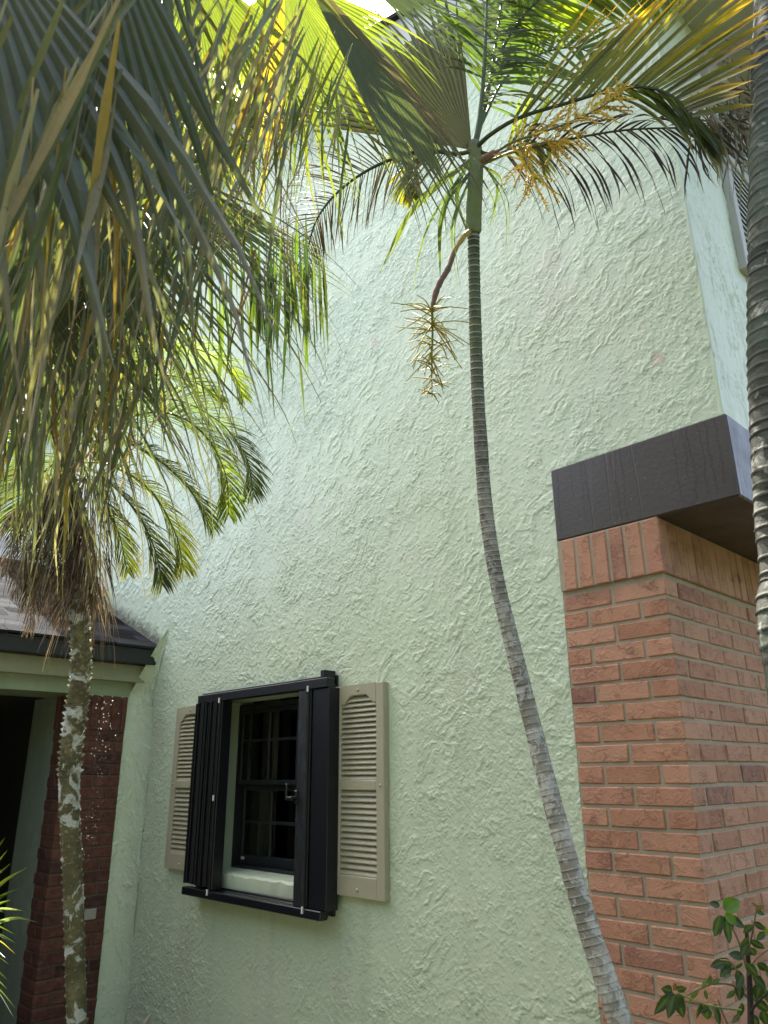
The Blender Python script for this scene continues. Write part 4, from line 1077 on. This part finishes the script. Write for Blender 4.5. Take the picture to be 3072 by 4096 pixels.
phx(dp, [(285,1780,3.5),(460,1760,3.3),(620,1830,3.25),(760,1960,3.22),(850,2110,3.22)], 95, .28, 105, (.07,.10,.035), (.12,.15,.03))
phx(dp, [(285,1850,3.5),(440,1860,3.45),(600,1960,3.42),(700,2130,3.42),(735,2280,3.42)], 95, .26, 106, (.06,.075,.025), (.13,.13,.025), (.22,.17,.05))
phx(dp, [(285,1850,3.5),(400,1900,3.3),(540,2040,3.25),(620,2200,3.25),(650,2340,3.25)], 90, .26, 107, (.055,.07,.025), (.10,.11,.03), (.22,.17,.05))
phx(dp, [(285,1880,3.5),(380,1960,3.4),(470,2120,3.4),(510,2290,3.4)], 80, .22, 108, (.06,.075,.03), (.12,.12,.03), (.2,.15,.06))
phx(dp, [(285,1750,3.5),(200,1500,3.5),(60,1400,3.5),(-80,1480,3.5)], 80, .26, 109, YG2, (.08,.12,.04))
phx(dp, [(285,1800,3.5),(180,1700,3.4),(60,1740,3.35),(-60,1900,3.3)], 80, .26, 110)
phx(dp, [(285,1800,3.5),(220,1850,3.6),(120,1950,3.65),(40,2120,3.65)], 80, .26, 111, (.05,.07,.03), (.10,.12,.04))
phx(dp, [(285,1700,3.55),(330,1350,3.7),(430,1120,3.8),(560,1010,3.8),(700,1050,3.8)], 90, .28, 112, YG2, (.10,.15,.03))
phx(dp, [(285,1700,3.55),(240,1300,3.7),(180,1050,3.8),(80,950,3.85)], 90, .28, 113, YG2, (.10,.15,.03))
phx(dp, [(285,1700,3.5),(360,1500,3.3),(480,1380,3.2),(600,1340,3.15),(700,1400,3.1)], 80, .24, 114, (.06,.09,.03), YG2)


def deadfrond(pts_, n, Lf, seed, wf=.006):
    frond(name='dead_frond', parent=dp, mat=LEAF_DRY, ctrl=WL(pts_), n=int(n*.7), t0=.12, t1=1., Lf=Lf, wf=wf*.85, side=None, ang=(50,25), g=3.4, gp=.7, c0=(.09,.068,.05), c1=(.18,.14,.10), tip=(.28,.23,.17), rr=.005, rc=(.12,.08,.05), seed=seed, sides=(1,1), lift=.0, var=.5, seg=7, wob=.07, twist=3)
for i, (a_, b_, c_) in enumerate((((230,1960),(160,2150),(100,2420)),((210,1940),(110,2120),(60,2380)),((240,1990),(190,2180),(150,2440)),((255,2010),(220,2230),(200,2470)),((270,2050),(250,2260),(240,2500)),((330,2020),(360,2200),(375,2400)),((320,2050),(345,2250),(365,2450)),((200,1950),(80,2060),(20,2300)),((240,2000),(140,2260),(120,2520)))):
    deadfrond([(285,1850,3.4),(*a_,3.36),(*b_,3.33),(*c_,3.32)], 80, .22, 300+i)

# ------------------------------------------------------------------ fan palm overhead
crown = W(-420, -950, 1.9)
fp = empty('fan_palm', Vector((crown.x, crown.y, 0)), 'large fan palm hanging its broad pleated leaves and long split tips over the upper left', 'palm')
m, _ = trunk_mesh([Vector((crown.x, crown.y, -.05)), Vector((crown.x, crown.y, 1.5)), Vector((crown.x, crown.y, 2.4)), crown], [.12,.11,.10,.09], 160, 24, .06, cmid, .003, 19)
m.build('trunk', BARK_MID, fp, True)
def fanleaf(hub, pet=None, label=None, name='fan_leaf', mat=None, **kw):
    m = MB(); h = W(*hub)
    a = crown.copy(); mid = a.lerp(h, .5)+UP*(.25 if pet is None else pet)
    m.tube(spline([a, mid, h], 14), .008, 7, [(.09,.11,.04)]*14)
    kw.setdefault('seed', 1)
    fan(m, h, **kw)
    return m.build(name, mat or LEAF, fp, False, label)
SHD = (.040,.058,.036); SHD2 = (.065,.082,.050); MIDG = (.058,.078,.030); LIT = (.15,.17,.03)  # SHD tints carry shade and LIT carries sunlight in the leaf colour
# far, bright leaves first
fanleaf((1140,-90,2.5), axis=SV(.18,1,.15), nrm=SV(.1,0,-1), n=46, a0=-62, a1=66, L=.66, split=.60, tail=.25, g=.55, gt=2.2, c0=(.095,.12,.028), c1=(.17,.18,.025), tip=(.10,.11,.03), seed=401, seg=14, fold=.3, tw=.55,
        band=(.28,.38,(.36,.22,.02)), label='backlit yellow green fan leaf at the top, between the near leaves and the slim palm')
fanleaf((1190,-150,2.35), mat=LEAF_SH, axis=SV(.62,.80,.1), nrm=SV(.5,-.4,-1), n=20, a0=-14, a1=13, width=.78, L=.84, split=.86, tail=.16, g=.25, gt=1.8, c0=(.050,.066,.035), c1=(.065,.085,.04), tip=(.09,.10,.05), seed=402, seg=16, fold=.3, tw=.5,
        band=(.72,.98,(.095,.075,.055)), label='long fan leaf with a dead brown band running down its edge')
fanleaf((1330,-190,2.6), mat=LEAF_SH, axis=SV(.95,.42,.1), nrm=SV(.3,-.6,-1), n=22, a0=-26, a1=22, L=.62, split=.62, tail=.12, g=.4, gt=1.6, c0=(.060,.085,.035), c1=(.08,.11,.04), tip=(.08,.10,.05), seed=403, seg=12, fold=.3, tw=.5)
fanleaf((760,-150,2.3), axis=SV(.28,1,.1), nrm=SV(-.3,-.1,-1), n=36, a0=-46, a1=40, L=.62, split=.55, tail=.3, g=.7, gt=2.6, c0=(.090,.115,.025), c1=LIT, tip=(.09,.10,.04), seed=404, seg=14, fold=.28, tw=.6)
fanleaf((520,640,2.3), pet=.1, axis=SV(.88,.50,.1), nrm=SV(.5,-.8,-.6), n=34, a0=-30, a1=34, L=.58, split=.80, tail=.30, g=.35, gt=3.2, c0=(.075,.10,.028), c1=(.11,.14,.025), tip=(.12,.15,.03), seed=405, seg=14, fold=.3, tw=.5)
fanleaf((430,120,2.2), axis=SV(.60,.80,.2), nrm=SV(.2,-.5,-1), n=38, a0=-42, a1=42, L=.64, split=.64, tail=.25, g=.6, gt=2.6, c0=(.075,.105,.028), c1=(.13,.15,.025), tip=(.14,.13,.04), seed=406, seg=14, fold=.28, tw=.55)
# middle layer
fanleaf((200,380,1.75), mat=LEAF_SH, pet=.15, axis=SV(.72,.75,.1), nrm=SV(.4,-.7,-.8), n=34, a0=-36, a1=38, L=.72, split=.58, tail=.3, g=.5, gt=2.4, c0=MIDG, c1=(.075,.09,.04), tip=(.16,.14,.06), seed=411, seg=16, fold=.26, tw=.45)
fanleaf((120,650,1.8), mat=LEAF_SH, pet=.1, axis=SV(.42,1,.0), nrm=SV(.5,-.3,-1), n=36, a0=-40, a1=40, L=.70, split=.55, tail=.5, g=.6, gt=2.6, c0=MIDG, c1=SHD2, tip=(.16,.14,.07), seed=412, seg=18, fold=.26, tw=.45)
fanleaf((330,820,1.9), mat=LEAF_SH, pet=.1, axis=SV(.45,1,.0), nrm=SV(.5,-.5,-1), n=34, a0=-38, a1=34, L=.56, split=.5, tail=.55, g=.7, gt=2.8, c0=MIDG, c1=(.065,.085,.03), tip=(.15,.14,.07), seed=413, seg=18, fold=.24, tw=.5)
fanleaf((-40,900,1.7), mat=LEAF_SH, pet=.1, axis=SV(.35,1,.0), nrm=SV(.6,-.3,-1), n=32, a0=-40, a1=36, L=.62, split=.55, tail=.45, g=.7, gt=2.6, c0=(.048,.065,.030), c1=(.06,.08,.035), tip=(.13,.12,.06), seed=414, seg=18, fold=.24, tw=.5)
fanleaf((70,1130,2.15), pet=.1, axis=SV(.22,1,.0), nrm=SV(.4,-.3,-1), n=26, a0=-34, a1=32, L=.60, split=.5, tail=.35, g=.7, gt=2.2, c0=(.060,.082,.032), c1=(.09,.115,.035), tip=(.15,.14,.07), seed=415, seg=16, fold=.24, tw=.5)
# nearest leaves, shade put into their dark tints
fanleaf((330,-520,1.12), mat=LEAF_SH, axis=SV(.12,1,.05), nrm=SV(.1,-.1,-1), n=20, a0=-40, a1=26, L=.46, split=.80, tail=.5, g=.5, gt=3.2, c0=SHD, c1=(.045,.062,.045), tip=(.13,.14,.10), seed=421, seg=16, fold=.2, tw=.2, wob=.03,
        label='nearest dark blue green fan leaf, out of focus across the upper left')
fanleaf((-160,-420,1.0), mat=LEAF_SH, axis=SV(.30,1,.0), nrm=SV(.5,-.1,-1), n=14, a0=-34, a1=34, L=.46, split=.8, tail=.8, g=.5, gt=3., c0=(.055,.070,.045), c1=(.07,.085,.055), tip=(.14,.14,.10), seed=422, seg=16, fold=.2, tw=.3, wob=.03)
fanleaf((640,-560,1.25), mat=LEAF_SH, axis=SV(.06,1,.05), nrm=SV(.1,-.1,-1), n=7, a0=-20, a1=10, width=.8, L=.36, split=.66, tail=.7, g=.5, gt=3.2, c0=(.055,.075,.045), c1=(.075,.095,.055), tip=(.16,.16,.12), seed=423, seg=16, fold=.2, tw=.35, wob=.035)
# crown leaves above the view, which shade the hanging ones
for i_, (hx, hy, hd, ax) in enumerate(((500,-1250,1.7,(1,.2,.3)),(300,-900,1.5,(.6,.3,1)),(900,-1300,1.9,(1,.1,.8)),(-200,-1100,1.3,(-.3,.3,1)),(700,-1700,2.0,(.6,-.2,1)),(200,-1500,1.6,(.2,-.3,1)))):
    fanleaf((hx,hy,hd), mat=LEAF_SH, axis=SV(*ax), nrm=UP, n=26, a0=-75, a1=75, L=.62, split=.6, tail=.2, g=.4, gt=1.5, c0=MIDG, c1=OLIVE, seed=450+i_, seg=7)
# free drooping tips of the same leaves
NEAR = [(.11,.135,.08),(.15,.165,.09),(.21,.195,.13),(.27,.235,.17),(.10,.125,.07),(.24,.17,.04)]
m = MB()
strands(m, 56, (-50,520,-60,400,.85,1.25), SV(-.35,1,.1), .50, .012, NEAR, 501, .5, .05, 14, .16)
strands(m, 80, (520,1250,-80,260,1.2,1.7), SV(-.4,1,.1), .46, .009, NEAR, 502, .5, .05, 14, .16)
m.build('near_drooping_tips', LEAF_SH, fp)
m = MB()
strands(m, 150, (100,880,450,1000,1.4,1.9), SV(-.30,1,0), .44, .0085, NEAR+[OLIVE,MIDG], 503, .7, .06, 14, .15)
strands(m, 150, (-40,640,900,1500,1.4,2.0), SV(-.2,1,0), .48, .008, NEAR+[OLIVE,MIDG], 504, .8, .06, 14, .14)
strands(m, 55, (0,560,1300,1750,1.6,2.1), SV(-.25,1,0), .38, .0065, NEAR, 505, .8, .07, 12, .15)
m.build('middle_drooping_tips', LEAF_SH, fp)
m = MB()
strands(m, 80, (900,1420,100,500,2.0,2.5), SV(-.3,1,0), .38, .009, [(.07,.09,.05),(.10,.12,.06),(.13,.15,.03),(.19,.17,.12)], 506, .6, .06, 14, .13)
strands(m, 60, (820,1230,850,1150,2.1,2.4), SV(.05,1,0), .42, .011, [OLIVE,(.10,.14,.03),DGREEN], 507, 1., .03, 12, .06)
strands(m, 26, (1000,1300,1000,1150,2.2,2.4), SV(.05,1,0), .30, .011, [OLIVE,(.10,.14,.03),DGREEN], 508, 1., .03, 12, .06)
m.build('far_drooping_tips', LEAF, fp)
m = MB()
strands(m, 60, (700,1250,300,900,1.7,2.1), SV(-.3,1,0), .35, .0035, [TAN,(.40,.34,.26),(.30,.20,.14)], 509, .8, .14, 14, .35)
strands(m, 70, (100,700,800,1700,1.5,2.0), SV(-.4,1,0), .35, .0032, [TAN,(.40,.34,.26),(.30,.20,.14)], 510, .8, .14, 14, .4)
for (x0,y0,x1,y1,d_) in ((1020,1000,870,1700,1.9),(1000,1150,905,1480,1.9)):
    p_ = [W(x0,y0,d_), W((x0+x1)/2-15,(y0+y1)/2,d_), W(x1,y1,d_)]; m.ribbon(spline(p_, 12), [.006*(1-.6*j/11) for j in range(12)], SV(1,0,.2), (.20,.11,.09), 0, 1.)
m.build('dry_threads', LEAF_DRY, fp)
# petiole and blade of one leaf lying crossways
m = MB()
for (x0,y0,x1,y1,d_,c) in ((110,880,880,620,1.5,(.16,.14,.03)),(40,1000,720,560,1.55,(.14,.13,.05)),(60,1060,640,780,1.5,(.20,.15,.03)),(0,1240,470,900,1.5,(.20,.15,.09)),(420,760,1010,560,1.5,(.08,.10,.045)),(150,950,560,760,1.6,(.22,.16,.03)),(0,330,390,-40,1.0,(.26,.20,.05)),(0,520,250,-30,1.0,(.25,.21,.15)),(330,330,560,-30,1.0,(.18,.17,.06)),(640,720,1140,-20,1.25,(.28,.25,.20)),(600,900,1010,60,1.3,(.22,.19,.14))):
    a, b = W(x0,y0,d_), W(x1,y1,d_+.1); mid = a.lerp(b, .5)+UP*random.uniform(-.02,.03)
    m.ribbon(spline([a, mid, b], 14), [.011*math.sin(math.pi*min(1,.1+.8*j/13))**.6 for j in range(14)], SV(.2,1,.2), [lerp(c, (.09,.10,.045), j/13) for j in range(14)], .15, random.uniform(-1,1))
m.build('crossing_tips', LEAF, fp)

# ------------------------------------------------------------------ small spiky palm at the lower left edge
lb = W(-260, 3900, 2.6)
yp = empty('young_palm', Vector((lb.x, lb.y, 0)), 'young palm pushing bright green spiky leaf tips in at the lower left edge', 'palm')
m = MB(); rnd = random.Random(71)
for (x0,y0,x1,y1,c) in ((-120,3640,30,3400,YGREEN),(-120,3660,112,3468,YGREEN),(-120,3650,42,3455,OLIVE),(-110,3700,72,3555,GREEN_L),(-120,3720,40,3600,GREEN_L),(-120,3690,90,3642,(.2,.24,.16)),(-60,3710,153,3690,(.16,.2,.14)),(-120,3720,55,3735,GREEN_L),(-120,3740,65,3775,OLIVE),(-120,3740,60,3815,(.30,.26,.04)),(-120,3780,20,3830,YGREEN),
        (-120,3830,33,3855,YGREEN),(-120,3860,30,3920,YGREEN),(-120,3900,28,3955,YGREEN),(-120,3900,60,4030,GREYG),(-100,3900,55,4070,GREYG),(-120,3600,20,3350,GREEN_L),(-120,3690,20,3650,DGREEN),(-120,3760,30,3760,(.18,.2,.1))):
    a, b = W(x0,y0,2.6), W(x1,y1,2.5+rnd.uniform(-.1,.1)); mid = a.lerp(b, .55)+UP*.02; cc = vary(c, .2, rnd)
    m.ribbon(spline([a, mid, b], 10), [.014*max(.05, math.sin(math.pi*min(1,.3+.7*j/9))) for j in range(10)], SV(.3,1,.3), [cc]*10, .2, rnd.uniform(-.8,.8))
m.build('frond', LEAF, yp)
m = MB()
m.tube([Vector((lb.x,lb.y,-.02)), Vector((lb.x,lb.y,.38))], .05, 10, [BROWN]*2); m.build('crown', LEAF, yp)

# ------------------------------------------------------------------ leafy shrub at the foot of the brick pillar
sb = W(2990, 4300, 1.62)
sh = empty('shrub', Vector((sb.x, sb.y, 0)), 'leafy green shrub with dark stems growing at the foot of the orange brick pillar', 'shrub')
STEMM = barkmat('shrub_stem', (.3,.3,.25), .7, 20, (.05,.05,.03), .3)
m = MB(); rnd = random.Random(81)
def stem(P, r0, r1, c): m.tube(spline(WL(P), 24), [r0+(r1-r0)*i/23 for i in range(24)], 8, [c]*24)
DK = (.035,.028,.022); GS = (.10,.12,.045); TS = (.22,.17,.10)
stem([(3000,4400,1.62),(3003,4090,1.66),(2998,3920,1.69),(2990,3800,1.71),(2985,3700,1.73)], .0085, .004, DK)
m.tube([Vector((sb.x, sb.y, -.02)), W(3000,4400,1.62)], .011, 8, [DK]*2)
stem([(2995,3900,1.69),(2960,3780,1.70),(2925,3700,1.71),(2905,3640,1.72)], .003, .0015, TS)
stem([(2990,3820,1.70),(3010,3730,1.70),(3022,3660,1.70),(3030,3620,1.70)], .0025, .0012, (.16,.12,.06))
stem([(3000,4000,1.68),(2940,3945,1.66),(2860,3935,1.64),(2790,3960,1.62),(2735,3990,1.61)], .0025, .0013, GS)
stem([(2965,4040,1.62),(2880,4030,1.60),(2800,4010,1.58),(2720,3975,1.57)], .0022, .0012, (.20,.24,.09))
stem([(3000,3870,1.69),(3030,3830,1.68),(3072,3800,1.67)], .0025, .0015, TS); stem([(3000,4050,1.66),(3040,4000,1.65),(3090,3960,1.65)], .003, .002, DK)
stem([(2910,4096,1.62),(2890,4050,1.62),(2872,3998,1.62)], .0022, .0016, TS); stem([(2985,3960,1.68),(2930,3855,1.70),(2880,3838,1.71)], .0022, .0015, TS)
m.build('stem', STEMM, sh, True)
def leaf(m, px, py, d, dx, dy, Lpx, Wpx, c, tiltn, seed, cup=.22, droop=.1):
    r_ = random.Random(seed); L = Lpx*d/F; wd = Wpx*d/F; p = W(px, py, d); A = SV(dx, dy, r_.uniform(-.35,.35)); Nn = (SV(*tiltn)); Nn = (Nn-A*Nn.dot(A)).normalized(); S = A.cross(Nn)
    n = 9; pr = None; pp = path(p, A, L, n, droop*3)
    for i in range(n+1):
        t = i/n; hw = wd*.5*(math.sin(math.pi*min(1, t**.80))**.85 if t < 1 else 0)+.0003
        k = (1+.04*math.sin(i*2.3)); q = pp[i]; cc = vary(c, .08, r_)
        cur = (m.vert(q-S*hw*k+Nn*hw*cup*1.2, cc), m.vert(q-S*hw*.5*k+Nn*hw*cup*.35, cc), m.vert(q, lerp(cc,(.2,.26,.1),.35)), m.vert(q+S*hw*.5*k+Nn*hw*cup*.35, cc), m.vert(q+S*hw*k+Nn*hw*cup*1.2, cc))
        if pr:
            for j in range(4): m.face(pr[j], pr[j+1], cur[j+1], cur[j])
        pr = cur
DG = (.022,.050,.022); MG = (.035,.075,.025); BG = (.085,.19,.02); BLG = (.04,.075,.055)
LV = [(2895,3640,.9,-.45,80,58,BG),(2898,3655,.8,.6,58,36,BG),(2880,3625,-.9,-.2,42,26,DG),(2880,3660,-.4,1,85,55,BLG),(2905,3665,.9,.45,80,36,DG),(2900,3660,.5,.9,72,34,DG),(2885,3660,.0,1,95,40,DG),(2905,3680,.1,1,90,30,MG),
 (3022,3640,.7,-.6,40,16,(.14,.09,.05)),(3025,3645,.9,.3,35,16,MG),(3030,3630,-.6,-.5,30,12,(.14,.09,.05)),(3015,3690,.9,.5,52,24,DG),(3010,3700,-.8,.6,50,24,MG),(3000,3760,.9,.4,62,32,DG),(2995,3750,-.8,.4,58,32,MG),(2990,3790,.8,.7,60,34,DG),(2990,3770,-.5,.9,60,32,BLG),
 (3050,3700,.5,.8,50,18,(.16,.19,.05)),(3060,3730,-.9,.5,48,24,MG),(2975,3830,-.9,-.2,60,34,BLG),(2970,3850,-.8,.6,66,36,DG),(2985,3850,.7,.8,64,36,MG),(2930,3860,-.9,-.1,66,40,DG),(2925,3870,-.7,.8,62,38,DG),(2900,3850,-.9,.3,60,34,DG),(2950,3880,.2,1,60,34,MG),
 (3030,3850,.8,.6,60,32,DG),(3060,3880,.6,.9,60,32,MG),(3010,3900,.8,.8,70,38,DG),(3040,3930,-.2,1,70,40,DG),(3060,3960,.5,.8,70,40,MG),(2970,3900,-.6,.8,60,30,BLG),(2960,3930,-.2,1,64,34,DG),(2990,3960,.7,.7,64,36,MG),
 (3020,4000,.8,.6,72,38,DG),(3050,4040,.3,.9,70,40,DG),(2970,4010,-.4,.9,66,32,MG),(3000,4060,.6,.8,70,40,DG),(2940,3960,-.7,.7,50,24,BLG),
 (2700,3975,-.4,.9,95,40,DG),(2705,3975,.3,1,98,44,DG),(2690,3965,-.9,-.3,50,36,DG),(2695,3970,-.75,.85,120,38,DG),(2705,3960,.8,-.5,44,28,DG),(2715,3970,.1,1,60,34,MG),(2700,3962,-.2,-1,34,22,(.10,.06,.04)),
 (2790,3960,-.3,.9,44,14,(.09,.13,.045)),(2810,3955,.3,-.9,46,15,(.09,.13,.045)),(2835,3945,.2,-1,46,16,MG),(2850,3940,.5,-.8,44,16,MG),(2820,3960,.2,.9,40,14,MG),(2770,3975,-.4,.8,40,13,(.09,.13,.045)),
 (2820,4020,.3,1,78,40,MG),(2800,4010,-.2,1,70,34,DG),(2845,4025,.8,.7,60,34,MG),(2860,4035,.2,1,60,34,DG),(2835,4030,-.8,.6,46,22,DG),(2960,4060,-.9,.4,50,20,GREYG)]
m = MB()
for i, (x, y, dx, dy, l_, w_, c) in enumerate(LV):
    d_ = 1.70-(.09 if x < 2870 else 0)+random.Random(i).uniform(-.03,.03)
    leaf(m, x, y, d_, dx, dy, l_, w_, c, (random.Random(i+50).uniform(-.7,.7), random.Random(i+90).uniform(-1.1,.3), -1), i)
for (x, y, dx, dy, l_, w_, c) in LV[:0]: pass
m.build('leaves', LEAF_BROAD, sh)

# pale garden ornament poking up at the bottom of the wall
go = W(575, 4085, 3.6); gob = Vector((go.x, go.y, 0))
orn = empty('garden_ornament', gob, 'pale stone ornament with two rounded tips at the foot of the green wall, bottom edge', 'ornament')
m = MB()
def lobe(P, r): m.tube(spline(P, 14), [r*(.9+.1*i/13)*(1 if i < 10 else math.cos((i-9)/4.3*math.pi/2)) for i in range(14)], 14)
lobe([W(560,4300,3.6), W(557,4180,3.6), W(556,4068,3.6)], .011); lobe([W(560,4300,3.6), W(566,4150,3.6), W(600,4058,3.6)], .017)
m.tube([gob, W(560,4290,3.6)], .035, 14); m.build('body', STONE, orn, True)
# sunlit water drops falling past the porch
m = MB(); rnd = random.Random(91)
for _ in range(95):
    t = rnd.random()**1.25; y = 2790+t*660; x = 432-(y-2790)*.13+rnd.gauss(0, 22)*(1-.3*t); p = W(min(x,500), y, 3.5+rnd.uniform(-.2,.2)); r = rnd.choice((.0010,.0012,.0018))
    vs = [m.vert(p+Vector(v)*r) for v in ((1,0,0),(-1,0,0),(0,1,0),(0,-1,0),(0,0,1.6),(0,0,-1))]
    for f in ((0,2,4),(2,1,4),(1,3,4),(3,0,4),(2,0,5),(1,2,5),(3,1,5),(0,3,5)): m.face(*[vs[x_] for x_ in f])
g = NG('drop'); p_ = g.pbr((.9,.9,.9), .1, None, 1.); t_ = g.n('ShaderNodeBsdfTranslucent'); t_.inputs[0].default_value = (1,1,1,1); mx = g.n('ShaderNodeMixShader'); mx.inputs[0].default_value = .6
g.L(p_, mx.inputs[1]); g.L(t_.outputs[0], mx.inputs[2])
tag(m.build('water_drops', g.done(mx.outputs[0]), None), 'bright specks of water falling in front of the porch brick pillar', 'water drops', kind='stuff')
